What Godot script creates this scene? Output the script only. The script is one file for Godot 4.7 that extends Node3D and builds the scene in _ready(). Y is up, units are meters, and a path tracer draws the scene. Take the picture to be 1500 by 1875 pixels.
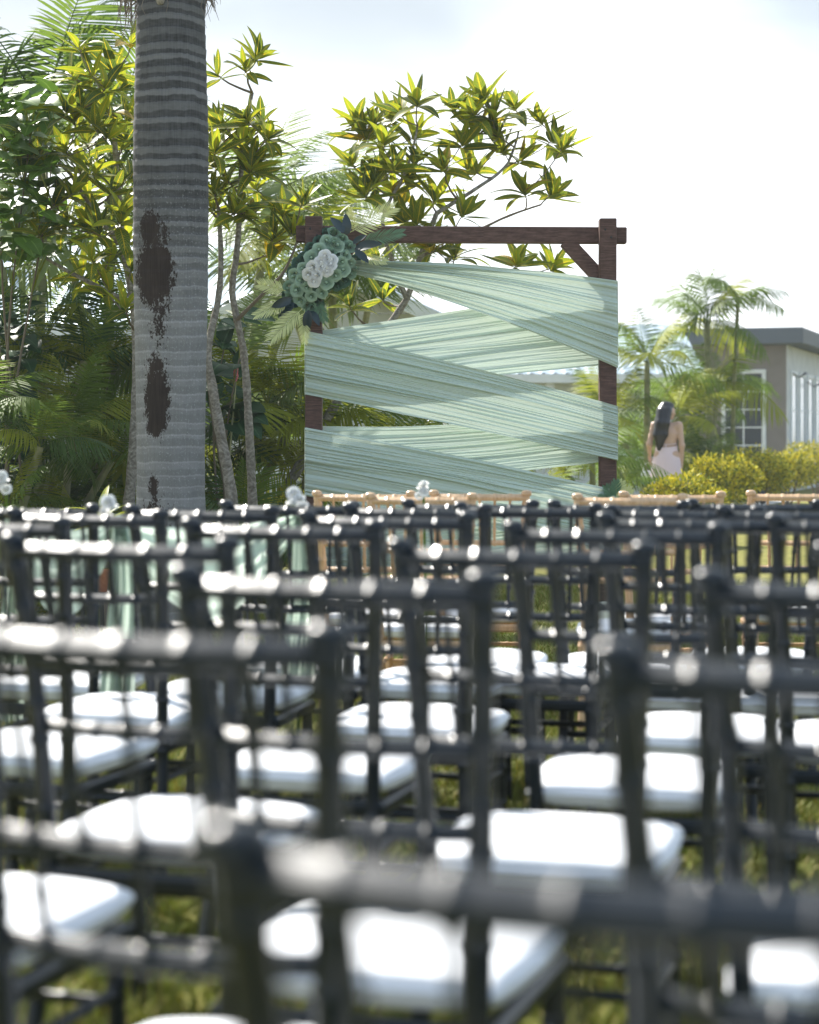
extends Node3D

const F := 3600.0
const EYE := 1.10
var rng := RandomNumberGenerator.new()
var used := {}
var M := {}


# ------------------------------------------------------------------ helpers
func at(px: float, py: float, d: float) -> Vector3:
	return Vector3((px - 750.0) * d / F, EYE + (800.0 - py) * d / F, -d)


func ground_y(z: float) -> float:
	return -0.014 * clampf(-z - 4.0, 0.0, 8.0) - 0.056 * smoothstep(-2.5, -0.9, z)


func on_ground(px: float, d: float) -> Vector3:
	return Vector3((px - 750.0) * d / F, ground_y(-d), -d)


func rr(a: float, b: float) -> float:
	return rng.randf_range(a, b)


func numbered(n: String) -> String:
	if not used.has(n):
		used[n] = 0
		return n
	used[n] += 1
	return "%s_%03d" % [n, used[n]]


func tag(o: Node3D, label: String, category: String, group := "", kind := "") -> Node3D:
	if label:
		o.set_meta("label", label)
	if category:
		o.set_meta("category", category)
	if group:
		o.set_meta("group", group)
	if kind:
		o.set_meta("kind", kind)
	return o


func thing(called: String, label: String, category: String, pos := Vector3.ZERO, turn := 0.0, group := "") -> Node3D:
	var o := Node3D.new()
	o.name = numbered(called)
	add_child(o)
	o.position = pos
	o.rotation.y = turn
	tag(o, label, category, group)
	return o


func part(called: String, mesh: Mesh, mat: Material, parent: Node, xf := Transform3D()) -> MeshInstance3D:
	var o := MeshInstance3D.new()
	o.mesh = mesh
	if mat:
		o.material_override = mat
	o.transform = xf
	if parent == self:
		o.name = numbered(called)
		add_child(o)
	else:
		o.name = called
		parent.add_child(o, true)
	return o


func facing(dir: Vector3, up := Vector3.UP) -> Basis:
	var z := dir.normalized()
	var x := up.cross(z)
	if x.length() < 0.01:
		x = Vector3.RIGHT.cross(z)
	x = x.normalized()
	return Basis(x, z.cross(x), z)


class MB:
	var v := PackedVector3Array()
	var uv := PackedVector2Array()
	var c := PackedColorArray()
	var ix := PackedInt32Array()
	var col := Color.WHITE

	func vert(p: Vector3, t := Vector2.ZERO) -> int:
		v.push_back(p)
		uv.push_back(t)
		c.push_back(col)
		return v.size() - 1

	func tri(a: int, b: int, d: int) -> void:
		ix.push_back(a)
		ix.push_back(b)
		ix.push_back(d)

	func quad(a: int, b: int, d: int, e: int) -> void:
		tri(a, b, d)
		tri(a, d, e)

	func poly(pts: Array, centre: Vector3) -> void:
		var n: Vector3 = (pts[2] - pts[0]).cross(pts[1] - pts[0])
		var flip: bool = n.dot(pts[0] - centre) < 0.0
		var k := []
		for i in pts.size():
			k.append(vert(pts[i], Vector2(pts[i].x + pts[i].z, -pts[i].y)))
		for i in range(1, pts.size() - 1):
			if flip:
				tri(k[0], k[i + 1], k[i])
			else:
				tri(k[0], k[i], k[i + 1])

	func box(ce: Vector3, s: Vector3, b := Basis(), bev := 0.004) -> void:
		var h := s * 0.5
		bev = minf(bev, minf(h.x, minf(h.y, h.z)) * 0.6)
		var cor := {}
		for sx in [-1, 1]:
			for sy in [-1, 1]:
				for sz in [-1, 1]:
					cor[Vector3i(sx, sy, sz)] = [
						ce + b * Vector3(sx * h.x, sy * (h.y - bev), sz * (h.z - bev)),
						ce + b * Vector3(sx * (h.x - bev), sy * h.y, sz * (h.z - bev)),
						ce + b * Vector3(sx * (h.x - bev), sy * (h.y - bev), sz * h.z)]
		for s1 in [-1, 1]:
			poly([cor[Vector3i(s1, -1, -1)][0], cor[Vector3i(s1, 1, -1)][0], cor[Vector3i(s1, 1, 1)][0], cor[Vector3i(s1, -1, 1)][0]], ce)
			poly([cor[Vector3i(-1, s1, -1)][1], cor[Vector3i(1, s1, -1)][1], cor[Vector3i(1, s1, 1)][1], cor[Vector3i(-1, s1, 1)][1]], ce)
			poly([cor[Vector3i(-1, -1, s1)][2], cor[Vector3i(1, -1, s1)][2], cor[Vector3i(1, 1, s1)][2], cor[Vector3i(-1, 1, s1)][2]], ce)
			for s2 in [-1, 1]:
				var a: Vector3i = Vector3i(s1, s2, -1)
				var d: Vector3i = Vector3i(s1, s2, 1)
				poly([cor[a][0], cor[a][1], cor[d][1], cor[d][0]], ce)
				a = Vector3i(s1, -1, s2)
				d = Vector3i(s1, 1, s2)
				poly([cor[a][0], cor[a][2], cor[d][2], cor[d][0]], ce)
				a = Vector3i(-1, s1, s2)
				d = Vector3i(1, s1, s2)
				poly([cor[a][1], cor[a][2], cor[d][2], cor[d][1]], ce)
				for s3 in [-1, 1]:
					var e: Vector3i = Vector3i(s1, s2, s3)
					poly(cor[e], ce)

	func tube(pts: Array, radii: Array, sides := 8, cap := true) -> void:
		var n := pts.size()
		var first := v.size()
		var t0: Vector3 = (pts[1] - pts[0]).normalized()
		var side := Vector3.UP.cross(t0)
		if side.length() < 0.1:
			side = Vector3.RIGHT.cross(t0)
		side = side.normalized()
		var along := 0.0
		for i in n:
			var t: Vector3 = (pts[mini(i + 1, n - 1)] - pts[maxi(i - 1, 0)]).normalized()
			side = (side - t * side.dot(t)).normalized()
			var up := t.cross(side)
			if i > 0:
				along += (pts[i] as Vector3).distance_to(pts[i - 1])
			for k in sides + 1:
				var a := TAU * k / sides
				vert(pts[i] + (side * cos(a) + up * sin(a)) * radii[i], Vector2(float(k) / sides, along))
		for i in n - 1:
			for k in sides:
				var p := first + i * (sides + 1) + k
				quad(p, p + 1, p + sides + 2, p + sides + 1)
		if cap:
			for e in [0, n - 1]:
				var m := vert(pts[e])
				for k in sides:
					var p: int = first + e * (sides + 1) + k
					if e == 0:
						tri(m, p + 1, p)
					else:
						tri(m, p, p + 1)

	func lathe(prof: Array, sides: int, xf := Transform3D(), squash := 1.0) -> void:
		var first := v.size()
		for i in prof.size():
			for k in sides + 1:
				var a := TAU * k / sides
				vert(xf * Vector3(prof[i].x * cos(a), prof[i].y, prof[i].x * sin(a) * squash), Vector2(float(k) / sides, float(i) / (prof.size() - 1)))
		for i in prof.size() - 1:
			for k in sides:
				var p := first + i * (sides + 1) + k
				quad(p, p + sides + 1, p + sides + 2, p + 1)

	func strip(pts: Array, widths: Array, wide: Vector3, fold := 0.0, nrm := Vector3.UP) -> void:
		# a leaf: middle line and two margins lifted by fold
		var first := v.size()
		var n := pts.size()
		for i in n:
			var w: float = widths[i]
			var t := float(i) / (n - 1)
			vert(pts[i] - wide * w + nrm * fold * w, Vector2(0.0, t))
			vert(pts[i], Vector2(0.5, t))
			vert(pts[i] + wide * w + nrm * fold * w, Vector2(1.0, t))
		for i in n - 1:
			var p := first + i * 3
			quad(p, p + 1, p + 4, p + 3)
			quad(p + 1, p + 2, p + 5, p + 4)

	func blade(pts: Array, widths: Array, wide: Vector3) -> void:
		var first := v.size()
		var n := pts.size()
		for i in n:
			vert(pts[i] - wide * widths[i], Vector2(0.0, float(i) / (n - 1)))
			vert(pts[i] + wide * widths[i], Vector2(1.0, float(i) / (n - 1)))
		for i in n - 1:
			var p := first + i * 2
			quad(p, p + 1, p + 3, p + 2)

	func mesh(colored := false) -> ArrayMesh:
		var n := PackedVector3Array()
		n.resize(v.size())
		for i in range(0, ix.size(), 3):
			var a := ix[i]
			var b := ix[i + 1]
			var d := ix[i + 2]
			var k := (v[d] - v[a]).cross(v[b] - v[a])
			n[a] += k
			n[b] += k
			n[d] += k
		for i in n.size():
			n[i] = n[i].normalized() if n[i].length_squared() > 1e-20 else Vector3.UP
		var arr := []
		arr.resize(Mesh.ARRAY_MAX)
		arr[Mesh.ARRAY_VERTEX] = v
		arr[Mesh.ARRAY_NORMAL] = n
		arr[Mesh.ARRAY_TEX_UV] = uv
		if colored:
			arr[Mesh.ARRAY_COLOR] = c
		arr[Mesh.ARRAY_INDEX] = ix
		var m := ArrayMesh.new()
		m.add_surface_from_arrays(Mesh.PRIMITIVE_TRIANGLES, arr)
		return m


func lin(r: float, g: float, b: float) -> Color:
	return Color(r, g, b).linear_to_srgb()


func mat(key: String, color: Color, rough := 0.7, back := 0.0, spec := 0.5, tex: Texture2D = null) -> StandardMaterial3D:
	var m := StandardMaterial3D.new()
	m.albedo_color = color
	m.roughness = rough
	m.metallic_specular = spec
	m.cull_mode = BaseMaterial3D.CULL_DISABLED
	if back > 0.0 and tex == null:
		tex = plain()   # light that passes takes the colour of a texture, not of albedo_color alone
	if tex:
		m.albedo_texture = tex
	if back > 0.0:
		m.backlight_enabled = true
		m.backlight = Color(back, back, back)
	M[key] = m
	return m


var plain_tex: ImageTexture


func plain() -> ImageTexture:
	if plain_tex == null:
		var img := Image.create(4, 4, false, Image.FORMAT_RGB8)
		img.fill(Color.WHITE)
		plain_tex = ImageTexture.create_from_image(img)
	return plain_tex


func tex(img: Image) -> ImageTexture:
	img.generate_mipmaps()
	return ImageTexture.create_from_image(img)


func fbm(seed_: int, freq: float, oct := 4) -> FastNoiseLite:
	var n := FastNoiseLite.new()
	n.seed = seed_
	n.frequency = freq
	n.fractal_octaves = oct
	n.noise_type = FastNoiseLite.TYPE_SIMPLEX_SMOOTH
	return n


# ------------------------------------------------------------------ sky, sun, camera
const SUN_AZ := -32.0
const SUN_EL := 42.0


func sky_image() -> Image:
	var w := 1024
	var h := 512
	var img := Image.create(w, h, false, Image.FORMAT_RGBF)
	var n := fbm(11, 1.6, 5)
	var n2 := fbm(5, 3.2, 5)
	var se := deg_to_rad(SUN_EL)
	var sa := deg_to_rad(SUN_AZ)
	var sd := Vector3(sin(sa) * cos(se), sin(se), -cos(sa) * cos(se))
	for j in h:
		var th := PI * (j + 0.5) / h
		var y := cos(th)
		for i in w:
			var ph := TAU * (i + 0.5) / w
			var d := Vector3(sin(ph) * sin(th), y, -cos(ph) * sin(th))
			var up := maxf(y, 0.0)
			# clear blue away from the sun, bright haze on its side
			var flat_cos := (d.x * sd.x + d.z * sd.z) / maxf(0.05, Vector2(sd.x, sd.z).length() * Vector2(d.x, d.z).length())
			var near := smoothstep(-0.5, 0.75, flat_cos)
			var blue := Color(0.20, 0.33, 0.52).lerp(Color(0.34, 0.41, 0.475), near)
			var pale := Color(0.98, 0.99, 1.0)
			var c := blue.lerp(pale, pow(1.0 - up, 7.0) * lerpf(0.30, 1.0, near))
			# broken high cloud, streaked near the horizon
			var s := 1.0 / (up + 0.10)
			var q := n.get_noise_3d(d.x * s * 0.55, d.z * s * 0.9, 0.3) + 0.35 * n2.get_noise_3d(d.x * s * 0.8, d.z * s * 1.5, 2.0)
			var cover := smoothstep(-0.12, 0.30, q)
			var bank := n.get_noise_3d(d.x * 1.5 + 4.0, up * 2.0, d.z * 1.5) + 0.3 * q
			var grey := smoothstep(-0.34, 0.12, bank) * smoothstep(0.135, 0.215, up + 0.03 * q)
			c = c.lerp(Color(0.72, 0.80, 0.90).lerp(Color(1.0, 1.0, 1.0), near), cover * lerpf(0.35, 0.75, near))
			c = c.lerp(Color(0.235, 0.275, 0.315), grey * 0.9)
			var g := maxf(d.dot(sd), 0.0)
			c += Color(1.0, 0.96, 0.9) * (0.5 * pow(g, 14.0) + 0.12 * pow(g, 3.0))
			if y < 0.0:
				c = Color(0.42, 0.44, 0.40)
			img.set_pixel(i, j, c)
	return img


func set_up_view() -> void:
	var cam := Camera3D.new()
	cam.name = "camera"
	add_child(cam)
	var ca := CameraAttributesPhysical.new()
	ca.frustum_focal_length = 70.0
	ca.exposure_aperture = 2.95
	ca.frustum_focus_distance = 11.9
	ca.frustum_near = 0.05
	ca.frustum_far = 600.0
	cam.attributes = ca
	cam.projection = Camera3D.PROJECTION_FRUSTUM
	cam.keep_aspect = Camera3D.KEEP_HEIGHT
	cam.near = 0.05
	cam.far = 600.0
	cam.size = 0.05 * 1875.0 / F
	cam.frustum_offset = Vector2(0.0, -0.05 * 137.5 / F)
	cam.position = Vector3(0, EYE, 0)
	cam.current = true
	var we := WorldEnvironment.new()
	we.name = "environment"
	var e := Environment.new()
	e.background_mode = Environment.BG_SKY
	var sm := PanoramaSkyMaterial.new()
	sm.panorama = ImageTexture.create_from_image(sky_image())
	sm.energy_multiplier = 1.0
	var sky := Sky.new()
	sky.sky_material = sm
	e.sky = sky
	e.background_energy_multiplier = 1.0
	e.tonemap_mode = Environment.TONE_MAPPER_LINEAR
	e.tonemap_exposure = 2.35
	e.fog_enabled = true
	e.fog_mode = Environment.FOG_MODE_EXPONENTIAL
	e.fog_density = 0.0010
	e.fog_light_color = Color(0.96, 0.98, 1.0)
	e.sdfgi_enabled = true
	e.ssao_enabled = true
	e.ssil_enabled = true
	we.environment = e
	add_child(we)
	var sun := DirectionalLight3D.new()
	sun.name = "sun"
	sun.light_energy = 1.6
	sun.light_color = Color(1.0, 0.98, 0.945)
	sun.light_angular_distance = 0.5
	sun.shadow_enabled = true
	sun.rotation_degrees = Vector3(-SUN_EL, 180.0 - SUN_AZ, 0)
	add_child(sun)


# ------------------------------------------------------------------ materials
func leaf_texture(base: Color, vein: Color, amount: float, edge: float, seed_: int) -> ImageTexture:
	var img := Image.create(64, 192, false, Image.FORMAT_RGB8)
	var n := fbm(seed_, 0.035, 3)
	for j in 192:
		for i in 64:
			var u := absf((i + 0.5) / 64.0 - 0.5) * 2.0
			var t := (j + 0.5) / 192.0
			var q := 0.0
			q = maxf(q, 1.0 - smoothstep(0.04, 0.13, u))
			var lat := absf(fposmod((t * 13.0 - u * 2.2) + n.get_noise_2d(i * 1.0, j * 1.0) * 0.5, 1.0) - 0.5) * 2.0
			q = maxf(q, (1.0 - smoothstep(0.10, 0.36, lat)) * (1.0 - u * 0.35) * amount)
			q = maxf(q, smoothstep(0.84, 0.97, u) * edge)
			q = clampf(q + n.get_noise_2d(i * 0.7 + 90.0, j * 0.5) * 0.35 * amount, 0.0, 1.0)
			img.set_pixel(i, j, base.lerp(vein, q))
	return tex(img)


func wood_texture(a: Color, b: Color, seed_: int) -> ImageTexture:
	var img := Image.create(256, 256, false, Image.FORMAT_RGB8)
	var n := fbm(seed_, 0.012, 4)
	var n2 := fbm(seed_ + 3, 0.06, 3)
	for j in 256:
		for i in 256:
			var q := 0.5 + 0.8 * n.get_noise_2d(i * 14.0, j * 0.9) + 0.25 * n2.get_noise_2d(i * 4.0, j * 0.8)
			q += 0.3 * n2.get_noise_2d(i * 0.4 + 40.0, j * 0.4)
			img.set_pixel(i, j, a.lerp(b, clampf(q, 0.0, 1.0)))
	return tex(img)


func noise_tex(a: Color, b: Color, freq: float, seed_: int, size := 256, ax := 1.0, ay := 1.0) -> ImageTexture:
	var img := Image.create(size, size, false, Image.FORMAT_RGB8)
	var n := fbm(seed_, freq, 5)
	for j in size:
		for i in size:
			# a torus in noise space, so that it tiles
			var u := TAU * i / size
			var w := TAU * j / size
			var r := size / TAU
			var q := 0.5 + 0.75 * (n.get_noise_3d((cos(u) * r + 300.0) * ax, sin(u) * r * ax + cos(w) * r * ay, sin(w) * r * ay))
			img.set_pixel(i, j, a.lerp(b, clampf(q, 0.0, 1.0)))
	return tex(img)


func tri_planar(m: StandardMaterial3D, s: float) -> StandardMaterial3D:
	m.uv1_triplanar = true
	m.uv1_world_triplanar = true
	m.uv1_scale = Vector3(s, s, s)
	return m


func set_up_materials() -> void:
	mat("black", lin(0.004, 0.0095, 0.017), 0.31, 0.0, 0.40)
	M.black.clearcoat_enabled = true
	M.black.clearcoat = 0.15
	M.black.clearcoat_roughness = 0.12
	mat("wood_chair", Color.WHITE, 0.33, 0.0, 0.5, wood_texture(lin(0.46, 0.28, 0.15), lin(0.66, 0.45, 0.27), 4))
	tri_planar(M.wood_chair, 3.0)
	mat("cushion", lin(0.76, 0.78, 0.82), 0.75, 0.0, 0.4)
	var arch_tex := wood_texture(lin(0.055, 0.027, 0.021), lin(0.135, 0.075, 0.060), 9)
	mat("arch", Color.WHITE, 0.6, 0.0, 0.4, arch_tex)
	tri_planar(M.arch, 2.2)
	# the same boards, grain along the beam
	var turned := arch_tex.get_image()
	turned.rotate_90(CLOCKWISE)
	turned.clear_mipmaps()
	mat("arch_beam", Color.WHITE, 0.6, 0.0, 0.4, tex(turned))
	tri_planar(M.arch_beam, 2.2)
	mat("sage", lin(0.56, 0.65, 0.58), 0.85, 0.65, 0.2)
	mat("sheer", lin(0.56, 0.66, 0.59), 0.85, 1.0, 0.2)
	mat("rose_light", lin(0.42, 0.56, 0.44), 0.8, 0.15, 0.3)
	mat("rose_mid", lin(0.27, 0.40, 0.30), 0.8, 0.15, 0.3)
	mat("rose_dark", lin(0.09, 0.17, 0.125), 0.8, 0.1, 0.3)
	mat("rose_white", lin(0.87, 0.87, 0.86), 0.8, 0.2, 0.3)
	mat("blue_leaf", lin(0.010, 0.030, 0.034), 0.3, 0.0, 0.5)
	mat("cream_frond", lin(0.62, 0.64, 0.30), 0.6, 0.4, 0.3)
	mat("grey_frond", lin(0.12, 0.22, 0.13), 0.6, 0.3, 0.3)
	var ye := lin(0.70, 0.50, 0.03)
	mat("croton_a", Color.WHITE, 0.38, 1.0, 0.4, leaf_texture(lin(0.065, 0.115, 0.022), ye, 0.35, 0.5, 1))
	mat("croton_b", Color.WHITE, 0.38, 1.0, 0.4, leaf_texture(lin(0.11, 0.175, 0.022), ye, 0.8, 0.4, 2))
	mat("croton_c", Color.WHITE, 0.38, 1.0, 0.4, leaf_texture(lin(0.30, 0.37, 0.025), ye, 0.55, 0.2, 3))
	mat("croton_d", Color.WHITE, 0.38, 1.0, 0.4, leaf_texture(lin(0.24, 0.19, 0.02), lin(0.78, 0.50, 0.02), 1.0, 0.8, 4))
	mat("bark", Color.WHITE, 0.9, 0.0, 0.2, noise_tex(lin(0.10, 0.085, 0.07), lin(0.48, 0.45, 0.41), 0.06, 21))
	tri_planar(M.bark, 2.6)
	mat("twig", lin(0.17, 0.135, 0.10), 0.85)
	mat("palm", lin(0.135, 0.205, 0.032), 0.55, 1.0, 0.25)
	mat("palm_yellow", lin(0.26, 0.29, 0.030), 0.55, 0.9, 0.25)
	mat("palm_dark", lin(0.07, 0.125, 0.03), 0.5, 0.8, 0.3)
	mat("palm_blue", lin(0.19, 0.245, 0.09), 0.55, 1.0, 0.25)
	mat("cane", Color.WHITE, 0.6, 0.0, 0.4, noise_tex(lin(0.12, 0.14, 0.06), lin(0.36, 0.34, 0.19), 0.02, 31))
	tri_planar(M.cane, 1.6)
	mat("broad", Color.WHITE, 0.38, 0.9, 0.4, leaf_texture(lin(0.10, 0.19, 0.025), lin(0.20, 0.31, 0.06), 0.25, 0.1, 7))
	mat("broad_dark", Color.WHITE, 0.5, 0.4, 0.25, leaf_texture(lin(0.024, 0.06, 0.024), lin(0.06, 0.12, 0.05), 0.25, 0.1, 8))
	mat("strap", Color.WHITE, 0.4, 0.5, 0.5, leaf_texture(lin(0.08, 0.145, 0.03), lin(0.28, 0.33, 0.11), 0.1, 0.7, 12))
	mat("hedge", Color.WHITE, 0.6, 0.6, 0.3)
	M.hedge.vertex_color_use_as_albedo = true
	mat("tree_leaf", Color.WHITE, 0.6, 0.5, 0.3)
	M.tree_leaf.vertex_color_use_as_albedo = true
	mat("lawn", Color.WHITE, 0.95, 0.0, 0.2, noise_tex(lin(0.10, 0.11, 0.022), lin(0.24, 0.21, 0.07), 0.05, 41, 512))
	tri_planar(M.lawn, 0.35)
	mat("blade", Color.WHITE, 0.6, 0.5, 0.3)
	M.blade.vertex_color_use_as_albedo = true
	mat("path", Color.WHITE, 0.9, 0.0, 0.3, noise_tex(lin(0.34, 0.33, 0.31), lin(0.46, 0.45, 0.42), 0.05, 43))
	tri_planar(M.path, 0.7)
	mat("white_paint", Color.WHITE, 0.6, 0.0, 0.4, noise_tex(lin(0.66, 0.68, 0.69), lin(0.80, 0.81, 0.81), 0.02, 44))
	tri_planar(M.white_paint, 0.4)
	mat("taupe", Color.WHITE, 0.85, 0.0, 0.3, noise_tex(lin(0.21, 0.185, 0.165), lin(0.26, 0.23, 0.21), 0.03, 45))
	tri_planar(M.taupe, 0.3)
	mat("pale_wall", Color.WHITE, 0.85, 0.0, 0.3, noise_tex(lin(0.52, 0.53, 0.53), lin(0.66, 0.66, 0.65), 0.03, 46))
	tri_planar(M.pale_wall, 0.3)
	mat("roof_grey", lin(0.10, 0.115, 0.13), 0.7)
	mat("roof_metal", Color.WHITE, 0.35, 0.0, 0.5, noise_tex(lin(0.36, 0.46, 0.54), lin(0.55, 0.63, 0.69), 0.03, 47))
	tri_planar(M.roof_metal, 0.5)
	M.roof_metal.metallic = 0.3
	mat("glass", lin(0.02, 0.025, 0.03), 0.05, 0.0, 0.7)
	mat("curtain_glass", lin(0.42, 0.47, 0.50), 0.15, 0.0, 0.6)
	mat("terracotta", Color.WHITE, 0.85, 0.0, 0.3, noise_tex(lin(0.26, 0.10, 0.055), lin(0.40, 0.18, 0.10), 0.04, 48))
	tri_planar(M.terracotta, 4.0)
	mat("dark_metal", lin(0.015, 0.016, 0.018), 0.45)
	mat("frosted", lin(0.72, 0.80, 0.78), 0.4, 0.5, 0.5)
	mat("petal", lin(0.82, 0.82, 0.80), 0.7, 0.3, 0.3)
	mat("pink", lin(0.70, 0.22, 0.25), 0.6, 0.4, 0.3)
	mat("skin", lin(0.56, 0.37, 0.28), 0.5, 0.0, 0.4)
	mat("dress", lin(0.74, 0.60, 0.65), 0.8, 0.2, 0.2)
	mat("hair", lin(0.008, 0.009, 0.012), 0.35, 0.0, 0.5)
	mat("eye", lin(0.7, 0.7, 0.7), 0.2)
	mat("lip", lin(0.45, 0.15, 0.14), 0.5)
	mat("bag_blue", lin(0.10, 0.27, 0.38), 0.6)
	mat("bag_white", lin(0.70, 0.73, 0.74), 0.6)


# ------------------------------------------------------------------ the ground
func build_ground() -> void:
	var b := MB.new()
	var zs := [3.0, 0.0, -0.9, -1.1, -1.3, -1.5, -1.7, -1.9, -2.1, -2.3, -2.5, -4.0, -6.0, -8.0, -10.0, -12.0, -16.0, -24.0, -40.0, -80.0, -200.0, -500.0]
	var xs := [-300.0, -60.0, -12.0, -3.0, 3.0, 12.0, 60.0, 300.0]
	var ids := []
	for z in zs:
		for x in xs:
			ids.append(b.vert(Vector3(x, ground_y(z), z)))
	for j in zs.size() - 1:
		for i in xs.size() - 1:
			var p: int = j * xs.size() + i
			b.quad(ids[p], ids[p + 1], ids[p + xs.size() + 1], ids[p + xs.size()])
	tag(part("lawn", b.mesh(), M.lawn, self), "", "", "", "structure")
	# a pale path that runs along the hedge
	b = MB.new()
	var pp := []
	for k in [[1000, 23.5], [1180, 25.0], [1300, 30.0], [1420, 37.0], [1520, 41.0], [1700, 44.0]]:
		pp.append(on_ground(k[0], k[1]) + Vector3(0, 0.004, 0))
	var a := -1
	for q in pp:
		var i0 := b.vert(q + Vector3(0.0, 0, 0.7))
		var i1 := b.vert(q + Vector3(0.0, 0, -0.7))
		if a >= 0:
			b.quad(a, a + 1, i1, i0)
		a = i0
	tag(part("path", b.mesh(), M.path, self), "", "", "", "structure")
	# grass
	b = MB.new()
	for k in 9:
		var g := rr(0.75, 1.2)
		b.col = Color(0.22 * g, 0.25 * g, 0.04 * g) if rng.randf() < 0.7 else Color(0.36 * g, 0.30 * g, 0.10 * g)
		var az := rr(0, TAU)
		var dir := Vector3(cos(az), 0, sin(az))
		var h := rr(0.025, 0.055)
		var o := Vector3(rr(-0.02, 0.02), 0, rr(-0.02, 0.02))
		b.blade([o, o + Vector3.UP * h * 0.6 + dir * h * 0.2, o + Vector3.UP * h * 0.9 + dir * h * 0.6], [0.0022, 0.0018, 0.0003], Vector3(-dir.z, 0, dir.x))
	var mm := MultiMesh.new()
	mm.transform_format = MultiMesh.TRANSFORM_3D
	mm.mesh = b.mesh(true)
	var n := 60000
	mm.instance_count = n
	for i in n:
		var d := 1.0 + 15.0 * pow(rng.randf(), 0.8)
		var x := rr(-1.0, 1.0) * (0.6 + d * 0.26)
		var s := rr(0.7, 1.4)
		mm.set_instance_transform(i, Transform3D(Basis(Vector3.UP, rr(0, TAU)).scaled(Vector3(s, s * rr(0.7, 1.3), s)), Vector3(x, ground_y(-d), -d)))
	var gi := MultiMeshInstance3D.new()
	gi.multimesh = mm
	gi.material_override = M.blade
	gi.name = "grass"
	add_child(gi)
	tag(gi, "short sunlit grass of the lawn under the chairs", "grass", "", "stuff")


# ------------------------------------------------------------------ chairs
func knotted(pts: Array, r: float, knots: Array, bump: float, sides := 10) -> MB:
	# a turned rod with bamboo rings; pts is a polyline, knots are shares of its length
	var cur := Curve3D.new()
	for p in pts:
		cur.add_point(p)
	var le := cur.get_baked_length()
	var st := {}
	for k in 13:
		st[k / 12.0] = r
	for k in knots:
		for e in [[-0.009, 0.0], [-0.005, 0.75], [0.0, 1.0], [0.005, 0.75], [0.009, 0.0]]:
			var t: float = clampf(k + e[0] / le, 0.0, 1.0)
			st[t] = r + bump * e[1]
	var keys: Array = st.keys()
	keys.sort()
	var pp := []
	var ra := []
	for t in keys:
		pp.append(cur.sample_baked(t * le, false))
		ra.append(st[t])
	var b := MB.new()
	b.tube(pp, ra, sides)
	return b


func slat_rail(pts: Array, h: float, dep: float, knots: Array, bump: float) -> MB:
	# a bowed rail with chamfered upper edges and bamboo rings; h and dep are half sizes
	var sec := [Vector2(-0.45, 1.0), Vector2(-0.2, 1.0), Vector2(-0.05, 0.95), Vector2(0.88, 0.28), Vector2(0.98, 0.15), Vector2(1.0, -0.1), Vector2(0.92, -0.62), Vector2(0.55, -0.95), Vector2(0.0, -1.0), Vector2(-0.55, -0.95), Vector2(-0.92, -0.62), Vector2(-1.0, 0.0), Vector2(-0.85, 0.62), Vector2(-0.65, 0.9)]
	var cur := Curve3D.new()
	for p in pts:
		cur.add_point(p)
	var le := cur.get_baked_length()
	var st := {}
	for k in 17:
		st[k / 16.0] = 1.0
	for k in knots:
		for e in [[-0.008, 0.0], [-0.004, 0.8], [0.0, 1.0], [0.004, 0.8], [0.008, 0.0]]:
			st[clampf(k + e[0] / le, 0.0, 1.0)] = 1.0 + bump / h * e[1]
	var keys: Array = st.keys()
	keys.sort()
	var b := MB.new()
	var n := sec.size()
	for t in keys:
		var p := cur.sample_baked(t * le, false)
		for q in n + 1:
			var c: Vector2 = sec[q % n] * st[t]
			b.vert(p + Vector3(0, c.y * h, c.x * dep), Vector2(t, q / float(n)))
	for i in keys.size() - 1:
		for q in n:
			var k := i * (n + 1) + q
			b.quad(k, k + 1, k + n + 2, k + n + 1)
	return b


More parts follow.
